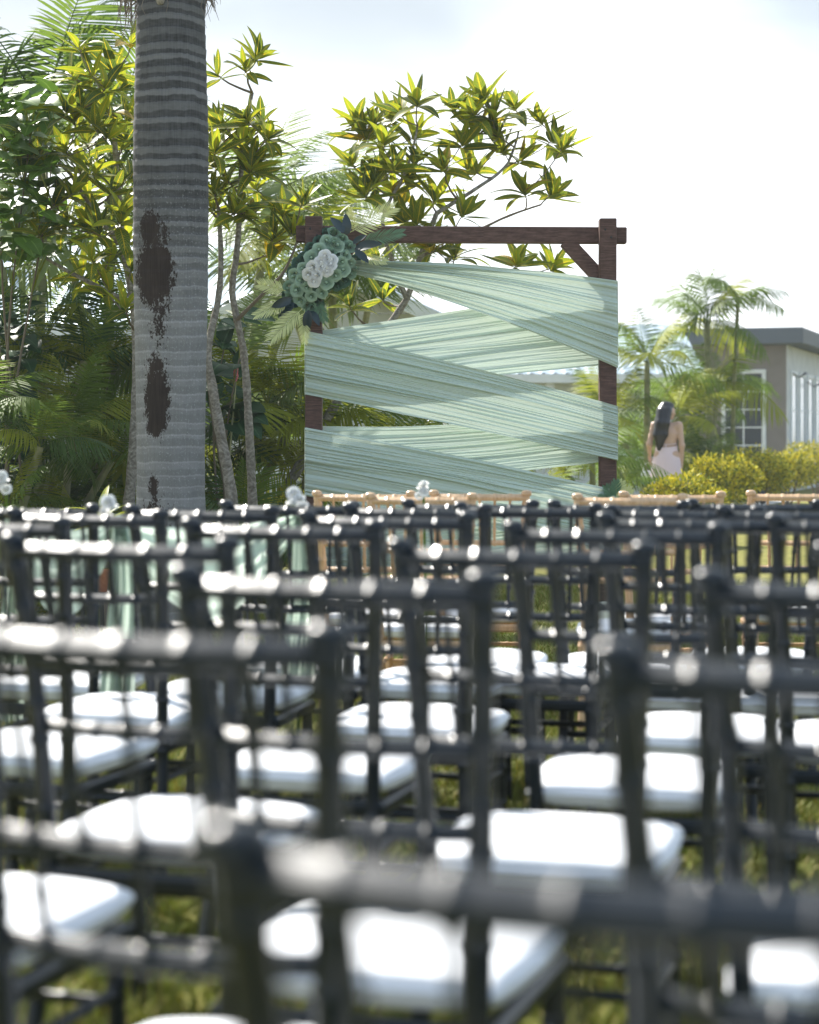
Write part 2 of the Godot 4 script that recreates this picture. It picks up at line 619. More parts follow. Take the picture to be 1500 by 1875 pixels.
func make_chair(called: String, m: Material) -> Node3D:
	var c := Node3D.new()
	c.name = called
	# back posts with the rear legs in one rod
	for s in [-1.0, 1.0]:
		var pts := [Vector3(s * 0.185, 0.0, 0.235), Vector3(s * 0.172, 0.25, 0.19), Vector3(s * 0.168, 0.39, 0.18), Vector3(s * 0.182, 0.70, 0.215), Vector3(s * 0.197, 0.922, 0.262)]
		var b := knotted(pts, 0.0155, [0.18, 0.36, 0.5, 0.63, 0.70, 0.79, 0.88, 0.955], 0.0032)
		part("back_post", b.mesh(), m, c)
		b = MB.new()
		b.lathe([Vector2(0.014, -0.006), Vector2(0.020, -0.004), Vector2(0.0215, 0.0), Vector2(0.0215, 0.010), Vector2(0.019, 0.015), Vector2(0.010, 0.019), Vector2(0.0, 0.020)], 14, Transform3D(Basis(), Vector3(s * 0.197, 0.920, 0.262)))
		part("cap", b.mesh(), m, c)
		b = knotted([Vector3(s * 0.178, 0.0, -0.185), Vector3(s * 0.175, 0.36, -0.175)], 0.0145, [0.25, 0.5, 0.75], 0.003)
		part("front_leg", b.mesh(), m, c)
		b = knotted([Vector3(s * 0.178, 0.17, -0.18), Vector3(s * 0.174, 0.17, 0.197)], 0.009, [0.3, 0.6], 0.002, 8)
		part("side_stretcher", b.mesh(), m, c)
		b = knotted([Vector3(s * 0.178, 0.26, -0.178), Vector3(s * 0.172, 0.26, 0.186)], 0.009, [0.3, 0.6], 0.002, 8)
		part("side_stretcher", b.mesh(), m, c)
	# bowed rails: heights, half widths, depth and thickness
	var rails := [[0.908, 0.192, 0.258, 0.0145, "crest_rail"], [0.714, 0.177, 0.218, 0.0115, "back_rail"], [0.606, 0.171, 0.198, 0.0115, "back_rail"]]
	for q in rails:
		var pts := []
		for k in 9:
			var t := k / 4.0 - 1.0
			pts.append(Vector3(t * q[1], q[0], q[2] + 0.030 * (1.0 - t * t)))
		part(q[4], slat_rail(pts, q[3], q[3] * 1.05, [0.167, 0.333, 0.5, 0.667, 0.833], 0.0028).mesh(), m, c)
	for k in range(1, 6):
		var t := k / 3.0 - 1.0
		var bow := 0.030 * (1.0 - t * t)
		part("spindle", knotted([Vector3(t * 0.192, 0.90, 0.256 + bow), Vector3(t * 0.178, 0.718, 0.219 + bow)], 0.0058, [0.35, 0.7], 0.002, 8).mesh(), m, c)
		if k % 2 == 1:
			part("short_spindle", knotted([Vector3(t * 0.177, 0.710, 0.218 + bow), Vector3(t * 0.171, 0.610, 0.199 + bow)], 0.0058, [0.5], 0.002, 8).mesh(), m, c)
	for y in [0.15, 0.24]:
		part("front_stretcher", knotted([Vector3(-0.177, y, -0.18), Vector3(0.177, y, -0.18)], 0.009, [0.25, 0.5, 0.75], 0.002, 8).mesh(), m, c)
	part("rear_stretcher", knotted([Vector3(-0.172, 0.21, 0.194), Vector3(0.172, 0.21, 0.194)], 0.009, [0.25, 0.5, 0.75], 0.002, 8).mesh(), m, c)
	var f := MB.new()
	for s in [-1.0, 1.0]:
		f.box(Vector3(s * 0.181, 0.345, -0.004), Vector3(0.03, 0.034, 0.36), Basis(), 0.008)
		f.box(Vector3(0, 0.3455, s * 0.181), Vector3(0.392, 0.033, 0.03), Basis(), 0.008)
	part("seat_frame", f.mesh(), m, c)
	# cushion: a puffed square
	var b2 := MB.new()
	var n := 20
	var ids := []
	for side in [1.0, -1.0]:
		for j in n + 1:
			for i in n + 1:
				var u := i * 2.0 / n - 1.0
				var w := j * 2.0 / n - 1.0
				var ex := signf(u) * (1.0 - pow(1.0 - absf(u), 1.6))
				var ez := signf(w) * (1.0 - pow(1.0 - absf(w), 1.6))
				var edge := pow(maxf(0.0, (1.0 - pow(ex, 4.0)) * (1.0 - pow(ez, 4.0))), 0.30)
				var y: float = 0.397 + side * (0.038 * edge if side < 0 else 0.030 * edge + 0.010 * (1.0 - ex * ex) * (1.0 - ez * ez))
				var nar := 1.0 - 0.04 * (ez * 0.5 + 0.5)
				ids.append(b2.vert(Vector3(ex * 0.207 * nar * (1.0 - 0.05 * ez * ez), y, ez * 0.200 * (1.0 - 0.05 * ex * ex) - 0.012)))
	for sidx in 2:
		for j in n:
			for i in n:
				var p: int = sidx * (n + 1) * (n + 1) + j * (n + 1) + i
				if sidx == 0:
					b2.quad(p, p + 1, p + n + 2, p + n + 1)
				else:
					b2.quad(p, p + n + 1, p + n + 2, p + 1)
	part("cushion", b2.mesh(), M.cushion, c)
	# the sewn edge of the cushion
	var pi := []
	var pr := []
	for k in 49:
		var a := TAU * k / 48.0
		var ca := cos(a)
		var sa := sin(a)
		var ux := signf(ca) * pow(absf(ca), 0.32)
		var uz := signf(sa) * pow(absf(sa), 0.32)
		pi.append(Vector3(ux * 0.205 * (1.0 - 0.05 * uz * uz) * (1.0 - 0.04 * (uz * 0.5 + 0.5)), 0.397, uz * 0.199 * (1.0 - 0.05 * ux * ux) - 0.012))
		pr.append(0.0042)
	var pb := MB.new()
	pb.tube(pi, pr, 6, false)
	part("piping", pb.mesh(), M.cushion, c)
	return c


func build_chairs() -> void:
	var proto := {"b": make_chair("black_chair", M.black), "w": make_chair("wooden_chair", M.wood_chair)}
	# kind, centre of the back at its top (x, distance), turn, which one it is
	var list := [
		["b", 0.09, 1.02, 17, "black spindle-back chair nearest of all, its crest rail crossing the bottom of the view"],
		["b", -0.262, 1.86, 18, "black spindle-back chair in the second nearest row, left one, crest rail brightly lit"],
		["b", 0.372, 1.67, 17, "black spindle-back chair in the second nearest row, right one beside the frame edge"],
		["b", -0.098, 2.44, 17, "black chair in the third nearest row, middle of the view, both post tops showing"],
		["b", 0.560, 2.36, 15, "black chair in the third nearest row, at the right edge"],
		["b", -0.742, 2.62, 18, "black chair in the third nearest row, mostly cut off by the left edge"],
		["b", -0.484, 3.26, 17, "black chair in the fourth nearest row, left one with sunlit crest rail"],
		["b", 0.175, 3.10, 16, "black chair in the fourth nearest row, right of centre"],
		["b", 0.835, 2.98, 15, "black chair in the fourth nearest row, cut off by the right edge"],
		["b", -0.915, 4.18, 18, "black chair in the fifth nearest row, leftmost one"],
		["b", -0.258, 3.97, 16, "black chair in the fifth nearest row, just right of the palm trunk"],
		["b", 0.393, 3.76, 15, "black chair in the fifth nearest row, below the right arch post"],
		["b", -0.800, 4.87, 15, "black chair in the sixth nearest row, in front of the potted plants"],
		["b", -0.055, 4.64, 14, "black chair in the sixth nearest row, below the left half of the arch"],
		["b", 0.640, 4.45, 14, "black chair in the sixth nearest row, right of the arch"],
		["b", -0.560, 5.30, 12, "black chair in the seventh row, in front of the foot of the palm trunk"],
		["b", 0.340, 5.66, 12, "black chair in the seventh row, under the right half of the drape"],
		["b", 1.030, 5.20, 12, "black chair in the seventh row, close to the right edge"],
		["b", -0.364, 5.95, 10, "black chair in the last black row, left one beside the white bloom"],
		["b", 0.190, 6.15, 9, "black chair in the last black row, middle one"],
		["b", 0.640, 6.02, 9, "black chair in the last black row, in front of the wooden chairs"],
		["b", 1.090, 6.20, 8, "black chair in the last black row, right one near the hedge"],
		["b", 0.020, 5.55, 12, "black chair in the seventh row, under the left half of the drape"],
		["b", 0.740, 5.30, 12, "black chair in the seventh row, below the right arch post"],
		["b", -1.080, 5.55, 13, "black chair in the seventh row, at the left frame edge by the sage cloth"],
		["b", 1.000, 4.30, 14, "black chair in the sixth nearest row, at the right frame edge"],
		["w", -0.190, 8.20, 5, "natural wood chair in the front rows, leftmost one beside the left arch post"],
		["w", 0.045, 7.55, 6, "natural wood chair under the left half of the drape"],
		["w", 0.300, 8.35, 5, "natural wood chair in the middle below the drape"],
		["w", 0.830, 7.40, 5, "natural wood chair in front of the right arch post"],
		["w", 1.075, 8.05, 4, "natural wood chair right of the arch, before the first yellow shrub"],
		["w", 1.640, 8.30, 3, "natural wood chair farthest right, before the garden lamps"],
	]
	var first := {}
	for q in list:
		var kind: String = q[0]
		var c: Node3D = proto[kind] if not first.has(kind) else proto[kind].duplicate()
		first[kind] = true
		c.name = numbered("black_chair" if kind == "b" else "wooden_chair")
		add_child(c)
		var a := -deg_to_rad(q[3] + rr(-1.5, 1.5))
		c.rotation.y = a
		# the listed place is that of the crest rail, 0.262 behind the chair's middle
		var off := Vector3(0, 0, 0.262).rotated(Vector3.UP, a)
		c.position = Vector3(q[1], 0, -q[2]) - off
		c.position.y = ground_y(c.position.z)
		tag(c, q[4], "chair", "black chairs in rows" if kind == "b" else "natural wood chairs in front")


# ------------------------------------------------------------------ the arch
const AD := 12.0


func build_arch() -> void:
	var gy := ground_y(-AD)
	var t := thing("wooden_arch", "dark brown timber ceremony arch of two posts and a crossbeam", "arch", Vector3(0.31, gy, -AD))
	var o := Vector3(0.31, gy, -AD)
	for q in [[575.0, 397.0], [1112.5, 401.0]]:
		var top := at(q[0], q[1], AD)
		var h := top.y - gy
		var b := MB.new()
		b.box(Vector3(top.x, gy + h / 2, -AD) - o, Vector3(0.103, h, 0.10), Basis(), 0.005)
		part("post", b.mesh(), M.arch, t)
	var l := at(541, 426, AD)
	var r := at(1150, 429, AD)
	var mid := (l + r) / 2
	var bb := MB.new()
	bb.box(mid - o + Vector3(0, 0, -0.093), Vector3(r.x - l.x, 0.100, 0.08), Basis(Vector3.BACK, -0.005), 0.005)
	part("crossbeam", bb.mesh(), M.arch_beam, t)
	for q in [[1045.0, 446.0, 1106.0, 512.0], [642.0, 446.0, 581.0, 512.0]]:
		var p0 := at(q[0], q[1], AD)
		var p1 := at(q[2], q[3], AD)
		var dir := (p1 - p0).normalized()
		bb = MB.new()
		bb.box((p0 + p1) / 2 - o + Vector3(0, 0, -0.092), Vector3(0.088, p0.distance_to(p1) + 0.07, 0.074), Basis(dir.cross(Vector3.BACK).normalized(), dir, Vector3.BACK), 0.004)
		part("brace", bb.mesh(), M.arch, t)
	for q in [[569, 420], [581, 432], [1107, 422], [1118, 436]]:
		bb = MB.new()
		var p := at(q[0], q[1], AD) - o + Vector3(0, 0, 0.0505)
		bb.lathe([Vector2(0.0, 0.003), Vector2(0.005, 0.0025), Vector2(0.007, 0.0)], 8, Transform3D(Basis(Vector3.RIGHT, PI / 2), p))
		part("screw", bb.mesh(), M.dark_metal, t)


func edge_y(e: Array, s: float) -> float:
	# e: y at left, middle, right (quadratic through the three)
	var a: float = e[0]
	var m: float = e[1]
	var b: float = e[2]
	return a * (1 - s) * (1 - 2 * s) + 4 * m * s * (1 - s) + b * s * (2 * s - 1)


func drape_band(x0: float, x1: float, top: Array, bot: Array, front: bool, seed_: int, gather0: float, gather1: float, amp: float, wrap0: bool, wrap1: bool) -> ArrayMesh:
	var b := MB.new()
	var nu := 96
	var nv := 190
	var n := fbm(seed_, 1.0, 3)
	n.fractal_gain = 0.4
	var n2 := fbm(seed_ + 50, 1.0, 2)
	var z0 := -AD + 0.062 if front else -AD - 0.066
	var out := 1.0 if front else -1.0
	var stations := []
	var half := 0.055
	if wrap0:
		for k in 5:
			var a := k / 4.0
			stations.append([0.0, Vector2(x0 - 0.006 * (1 - a * a * a * a), z0 - out * 0.115 * (1.0 - a)), 0.25])
	for k in nu + 1:
		var s := k / float(nu)
		stations.append([s, Vector2(lerpf(x0 + (0.006 if wrap0 else 0.0), x1 - (0.006 if wrap1 else 0.0), s), z0), 1.0])
	if wrap1:
		for k in 5:
			var a := k / 4.0
			stations.append([1.0, Vector2(x1 + 0.006 * minf(1.0, a * 3.0), z0 - out * 0.115 * a), 0.25])
	for q in stations:
		var s: float = q[0]
		var yt := edge_y(top, s)
		var yb := edge_y(bot, s)
		# the cloth hangs off the frame's depth only between the posts
		var free := smoothstep(0.0, 0.12, s) * smoothstep(0.0, 0.12, 1.0 - s)
		var pinch := lerpf(gather0, gather1, s)
		for j in nv + 1:
			var w := j / float(nv)
			# fine vertical drift makes creases run at slightly different angles
			var wd := w + 0.06 * n2.get_noise_2d(s * 0.8, w * 2.5 + 7.0) * sin(PI * w)
			# rounded pleats with sharp creases between them
			var f := 1.25 * absf(n.get_noise_2d(s * (0.35 + 0.3 * pinch), w * 7.5)) + 0.75 * absf(n.get_noise_2d(s * 0.5 + 31.0, w * 13.0 + 5.0)) + 0.45 * n2.get_noise_2d(s * 0.7 + 12.0, w * 4.0)
			f = 1.5 * (f - 0.45) + 0.10 * (0.4 + pinch) * n.get_noise_2d(s * 1.0, w * 26.0 + 60.0)
			var hem := smoothstep(0.0, 0.02, w) * smoothstep(0.0, 0.02, 1.0 - w)
			var dz: float = amp * f * (0.65 + 0.5 * pinch) * q[2] * lerpf(0.4, 1.0, hem)
			var bow := out * 0.012 * sin(PI * w) * (1.0 - free * 0.4)
			var py := lerpf(yt, yb, wd) + 1.4 * n2.get_noise_2d(s * 2.2, w * 2.0) * (1.0 if w == 0.0 or w == 1.0 else 0.6)
			var y := EYE + (800.0 - py) * AD / F
			b.vert(Vector3(q[1].x, y, q[1].y + out * dz + bow + out * (0.012 * (1.0 - free) - 0.012 * free)), Vector2(s, w))
	for i in stations.size() - 1:
		for j in nv:
			var p := i * (nv + 1) + j
			b.quad(p, p + 1, p + nv + 2, p + nv + 1)
	return b.mesh()


func build_drape() -> void:
	var xl := at(560, 0, AD).x
	var xr := at(1129, 0, AD).x
	var t := thing("sage_drape", "long pleated sage green cloth wound in crossing bands around the arch posts", "drape", Vector3.ZERO)
	part("front_band", drape_band(at(640, 0, AD).x, xr, [478, 488, 516], [500, 575, 674], true, 101, 1.2, 0.3, 0.019, false, true), M.sage, t)
	part("front_band", drape_band(xl, xr, [607, 668, 744], [722, 781, 843], true, 202, 0.6, 0.6, 0.017, true, true), M.sage, t)
	part("front_band", drape_band(xl, xr, [783, 836, 897], [908, 958, 1010], true, 303, 0.5, 0.7, 0.017, true, true), M.sage, t)
	part("back_band", drape_band(xl, xr, [609, 566, 520], [724, 694, 664], false, 404, 0.5, 0.6, 0.020, false, false), M.sage, t)
	part("back_band", drape_band(xl, xr, [779, 776, 742], [905, 876, 843], false, 505, 0.6, 0.5, 0.020, false, false), M.sage, t)
	part("back_band", drape_band(xl, xr, [960, 930, 900], [1060, 1040, 1005], false, 606, 0.6, 0.5, 0.018, false, false), M.sage, t)


func rose_mesh(seed_: int) -> ArrayMesh:
	# a foam rose that opens towards +y, radius 1
	var b := MB.new()
	var g := RandomNumberGenerator.new()
	g.seed = seed_
	# closed heart with a spiral lip
	var first := 0
	b.lathe([Vector2(0.22, 0.2), Vector2(0.24, 0.5), Vector2(0.19, 0.66), Vector2(0.10, 0.72), Vector2(0.0, 0.73)], 14)
	first = b.v.size()
	for k in 25:
		var a := k / 24.0 * TAU * 1.7
		var r := 0.08 + 0.20 * k / 24.0
		b.vert(Vector3(cos(a) * r, 0.45, sin(a) * r))
		b.vert(Vector3(cos(a) * r * 1.06, 0.80 - 0.10 * k / 24.0, sin(a) * r * 1.06))
	for k in 24:
		b.quad(first + 2 * k, first + 2 * k + 1, first + 2 * k + 3, first + 2 * k + 2)
	var rings := [[3, 0.40, 0.70, 0.0], [4, 0.58, 0.58, 0.5], [5, 0.78, 0.40, 0.2], [5, 1.0, 0.14, 0.7]]
	for q in rings:
		for p in q[0]:
			var a0: float = TAU * (p + q[3] + g.randf_range(-0.08, 0.08)) / q[0]
			var wide: float = TAU / q[0] * 0.68
			first = b.v.size()
			for i in 7:
				for j in 4:
					var s := i / 3.0 - 1.0
					var h := j / 3.0
					var a := a0 + s * wide * (0.5 + 0.5 * h)
					var r: float = q[1] * (0.66 + 0.34 * pow(h, 1.6)) * (1.0 + 0.16 * (1.0 - absf(s)) * h * h + 0.07 * s)
					var tip := 1.0 - 0.30 * absf(s) * absf(s)
					var y: float = lerpf(-0.15, q[2], h * tip) - (0.05 * h if q[1] > 0.7 else 0.0)
					if j == 3:
						r += 0.05
						y -= 0.03
					b.vert(Vector3(cos(a) * r, y, sin(a) * r))
			for i in 6:
				for j in 3:
					var k: int = first + i * 4 + j
					b.quad(k, k + 1, k + 5, k + 4)
	return b.mesh()


func small_frond(n: int, le: float, leaf: float, curl: float, seed_: int) -> ArrayMesh:
	# along +z, leaflets to +-x, upper face +y
	var b := MB.new()
	var g := RandomNumberGenerator.new()
	g.seed = seed_
	var pts := []
	var ra := []
	for k in 9:
		var t := k / 8.0
		pts.append(Vector3(curl * 0.3 * t * t * le, -curl * t * t * le * 0.5, t * le))
		ra.append(0.0022 * (1.0 - 0.7 * t))
	b.tube(pts, ra, 5)
	for k in n:
		var t := 0.12 + 0.86 * k / (n - 1)
		var o := Vector3(curl * 0.3 * t * t * le, -curl * t * t * le * 0.5, t * le)
		for s in [-1.0, 1.0]:
			var an := lerpf(0.55, 1.05, t) + g.randf_range(-0.06, 0.06)
			var dir := Vector3(s * cos(an), 0.12 + g.randf_range(-0.08, 0.08), sin(an))
			var l2: float = leaf * (0.55 + 0.6 * sin(PI * clampf(t * 0.85 + 0.12, 0, 1))) * g.randf_range(0.9, 1.08)
			var w := 0.0036
			b.strip([o, o + dir * l2 * 0.4, o + dir * l2 * 0.75 + Vector3(0, -0.05 * l2, 0), o + dir * l2 + Vector3(0, -0.14 * l2, 0.03 * l2)], [w * 0.5, w, w * 0.8, 0.0003], Vector3(-sin(an) * s, 0, cos(an)).normalized(), 0.3)
	return b.mesh()


func oval_leaf(le: float, w: float, bend: float, fold: float, tip := 1.0) -> ArrayMesh:
	# along +z, upper face +y
	var b := MB.new()
	var pts := []
	var ws := []
	for k in 9:
		var t := k / 8.0
		pts.append(Vector3(0, -bend * t * t * le, t * le * (1.0 - 0.25 * absf(bend) * t)))
		ws.append(maxf(0.0008, w * 0.5 * pow(sin(PI * pow(t, 0.8 * tip)), 0.75)))
	b.strip(pts, ws, Vector3.RIGHT, fold)
	return b.mesh()


func aim(o: Vector3, tip: Vector3, up := Vector3.BACK, roll := 0.0) -> Transform3D:
	var bs := facing(tip - o, up)
	return Transform3D(bs * Basis(Vector3.BACK, roll), o)


func build_flowers() -> void:
	# pixel marks of the flower piece, measured on an enlargement (4.41 times, from 480, 360)
	var place := func(zx: float, zy: float, lift: float) -> Vector3:
		return at(480.0 + zx / 4.41, 360.0 + zy / 4.41, AD) + Vector3(0, 0, 0.075 + lift)
	var centre: Vector3 = place.call(500, 600, 0.0)
	var t := thing("floral_arrangement", "cluster of sage and white foam roses with palm leaves on the arch's left corner", "flower arrangement", centre)
	var meshes := [rose_mesh(1), rose_mesh(2), rose_mesh(3)]
	var roses := {
		"rose_light": [[530, 375], [615, 415], [470, 450], [410, 510], [680, 485], [720, 550], [340, 595], [660, 605], [600, 650], [270, 650], [530, 710], [290, 765], [490, 790], [405, 815], [310, 850], [650, 545], [372, 748], [325, 692]],
		"rose_mid": [[705, 415], [570, 460], [650, 355], [585, 300], [385, 895], [240, 825], [225, 745], [720, 632], [745, 585], [590, 395]],
		"rose_dark": [[470, 365], [400, 425], [340, 500], [300, 550], [665, 685], [610, 725], [240, 610], [520, 300], [690, 650], [450, 860], [760, 520], [205, 800]],
		"rose_white": [[520, 505], [484, 548], [560, 572], [422, 592], [534, 618], [392, 650], [452, 652], [432, 700], [572, 535], [496, 590]],
	}
	var a := deg_to_rad(52.0)
	for key in roses:
		for q in roses[key]:
			# dome over an ellipse that leans to the upper right
			var e := Vector2(q[0] - 490.0, q[1] - 600.0)
			var al := (e.x * cos(a) - e.y * sin(a)) / 360.0
			var ac := (e.x * sin(a) + e.y * cos(a)) / 225.0
			var r2: float = clampf(al * al + ac * ac, 0.0, 1.2)
			var lift := 0.11 * (1.0 - r2) - 0.01
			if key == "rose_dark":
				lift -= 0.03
			if key == "rose_white":
				lift += 0.022
			var p: Vector3 = place.call(q[0], q[1], lift)
			var n := Vector3(e.x / 620.0, -e.y / 620.0, 0.75) + Vector3(rr(-0.2, 0.2), rr(-0.2, 0.2), 0)
			var z := n.normalized()
			var bs := Basis(Vector3.UP.cross(z).normalized(), z, Vector3.ZERO)
			bs.z = bs.x.cross(bs.y)
			bs = bs * Basis(Vector3.UP, rr(0, TAU))
			var s := rr(0.030, 0.043)
			if key == "rose_white":
				s = rr(0.034, 0.040)
			part("rose", meshes[rng.randi() % 3], M[key], t, Transform3D(bs.scaled_local(Vector3(s, s * 1.05, s)), p - centre))
	# foam backing that carries the stems
	var fb := MB.new()
	var sphere := []
	for k in 9:
		sphere.append(Vector2(sin(PI * k / 8.0), -cos(PI * k / 8.0)))
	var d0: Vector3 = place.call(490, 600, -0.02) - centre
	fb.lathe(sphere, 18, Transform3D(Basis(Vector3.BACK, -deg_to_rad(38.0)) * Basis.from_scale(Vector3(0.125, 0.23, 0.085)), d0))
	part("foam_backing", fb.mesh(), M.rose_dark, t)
	# dark glossy leaves: base, tip, width, lift of base and tip
	var lv := oval_leaf(1.0, 0.42, 0.22, 0.22)
	for q in [[668, 320, 570, 160, 0.09, 0.06], [690, 330, 690, 160, 0.05, 0.08], [750, 440, 950, 378, 0.05, 0.13], [755, 455, 868, 540, 0.09, 0.15], [740, 400, 840, 300, 0.04, 0.02], [760, 420, 830, 440, 0.03, 0.10], [252, 838, 92, 905, 0.07, 0.09], [270, 870, 130, 980, 0.03, 0.05], [385, 925, 362, 1112, 0.06, 0.07], [398, 930, 478, 1036, 0.03, 0.08], [300, 900, 180, 860, 0.02, 0.04]]:
		var p0: Vector3 = place.call(q[0], q[1], q[4])
		var p1: Vector3 = place.call(q[2], q[3], q[5])
		var xf := aim(p0, p1, Vector3(0.1, 0.4, 1.0), rr(-0.4, 0.4))
		xf.basis = xf.basis.scaled_local(Vector3.ONE * p0.distance_to(p1) * 1.05)
		xf.origin -= centre
		part("glossy_leaf", lv, M.blue_leaf, t, xf)
	# palm sprays: base, tip, material
	for q in [[715, 305, 1045, 135, 0.05, 0.13, "cream_frond", 24, 0.095], [790, 385, 1120, 320, 0.03, 0.10, "grey_frond", 20, 0.07], [780, 500, 985, 545, 0.02, 0.09, "cream_frond", 14, 0.05], [740, 290, 720, 130, 0.0, 0.05, "cream_frond", 12, 0.04], [200, 770, 0, 715, 0.02, 0.06, "cream_frond", 16, 0.06], [230, 860, -30, 960, 0.02, 0.07, "cream_frond", 18, 0.06], [335, 915, 95, 1150, 0.05, 0.12, "cream_frond", 22, 0.085], [350, 920, 345, 1170, 0.03, 0.07, "cream_frond", 14, 0.05], [440, 840, 500, 1000, 0.0, 0.03, "grey_frond", 14, 0.05]]:
		var p0: Vector3 = place.call(q[0], q[1], q[4])
		var p1: Vector3 = place.call(q[2], q[3], q[5])
		var xf := aim(p0, p1, Vector3(0.0, 0.25, 1.0), rr(-0.3, 0.3))
		xf.origin -= centre
		part("palm_spray", small_frond(q[7], p0.distance_to(p1) * 1.02, q[8], rr(0.05, 0.25), rng.randi()), M[q[6]], t, xf)
	# the small piece at the foot of the right post
	var c2 := at(1122, 915, AD) + Vector3(0, 0, 0.12)
	var s2 := thing("corner_greenery", "small tuft of palm sprays and dark leaves at the right arch post", "flower arrangement", c2)
	for q in [[-22, -4, "grey_frond"], [-12, -22, "grey_frond"], [-28, 8, "grey_frond"], [14, -28, "cream_frond"], [24, -16, "cream_frond"], [2, -30, "grey_frond"], [28, 0, "cream_frond"], [-10, 26, "grey_frond"], [12, 28, "cream_frond"]]:
		var tip := Vector3(q[0] / 300.0, -q[1] / 300.0, rr(0.0, 0.05)) * 1.15
		part("palm_spray", small_frond(12, tip.length(), 0.045, rr(0.05, 0.3), rng.randi()), M[q[2]], s2, aim(Vector3.ZERO, tip, Vector3(0, 0.2, 1)))
	for q in [[26, 6], [18, 16], [30, -8]]:
		var tip := Vector3(q[0] / 300.0, -q[1] / 300.0, 0.03)
		var xf := aim(Vector3.ZERO, tip, Vector3(0, 0.3, 1))
		xf.basis = xf.basis.scaled_local(Vector3.ONE * tip.length() * 1.2)
		part("glossy_leaf", lv, M.blue_leaf, s2, xf)
	for q in [[-4, 4], [6, 10], [0, 16]]:
		var xf := Transform3D(Basis(Vector3.RIGHT, PI / 2).scaled_local(Vector3.ONE * 0.038), Vector3(q[0] / 300.0, -q[1] / 300.0, 0.03))
		part("rose", meshes[0], M.rose_mid, s2, xf)


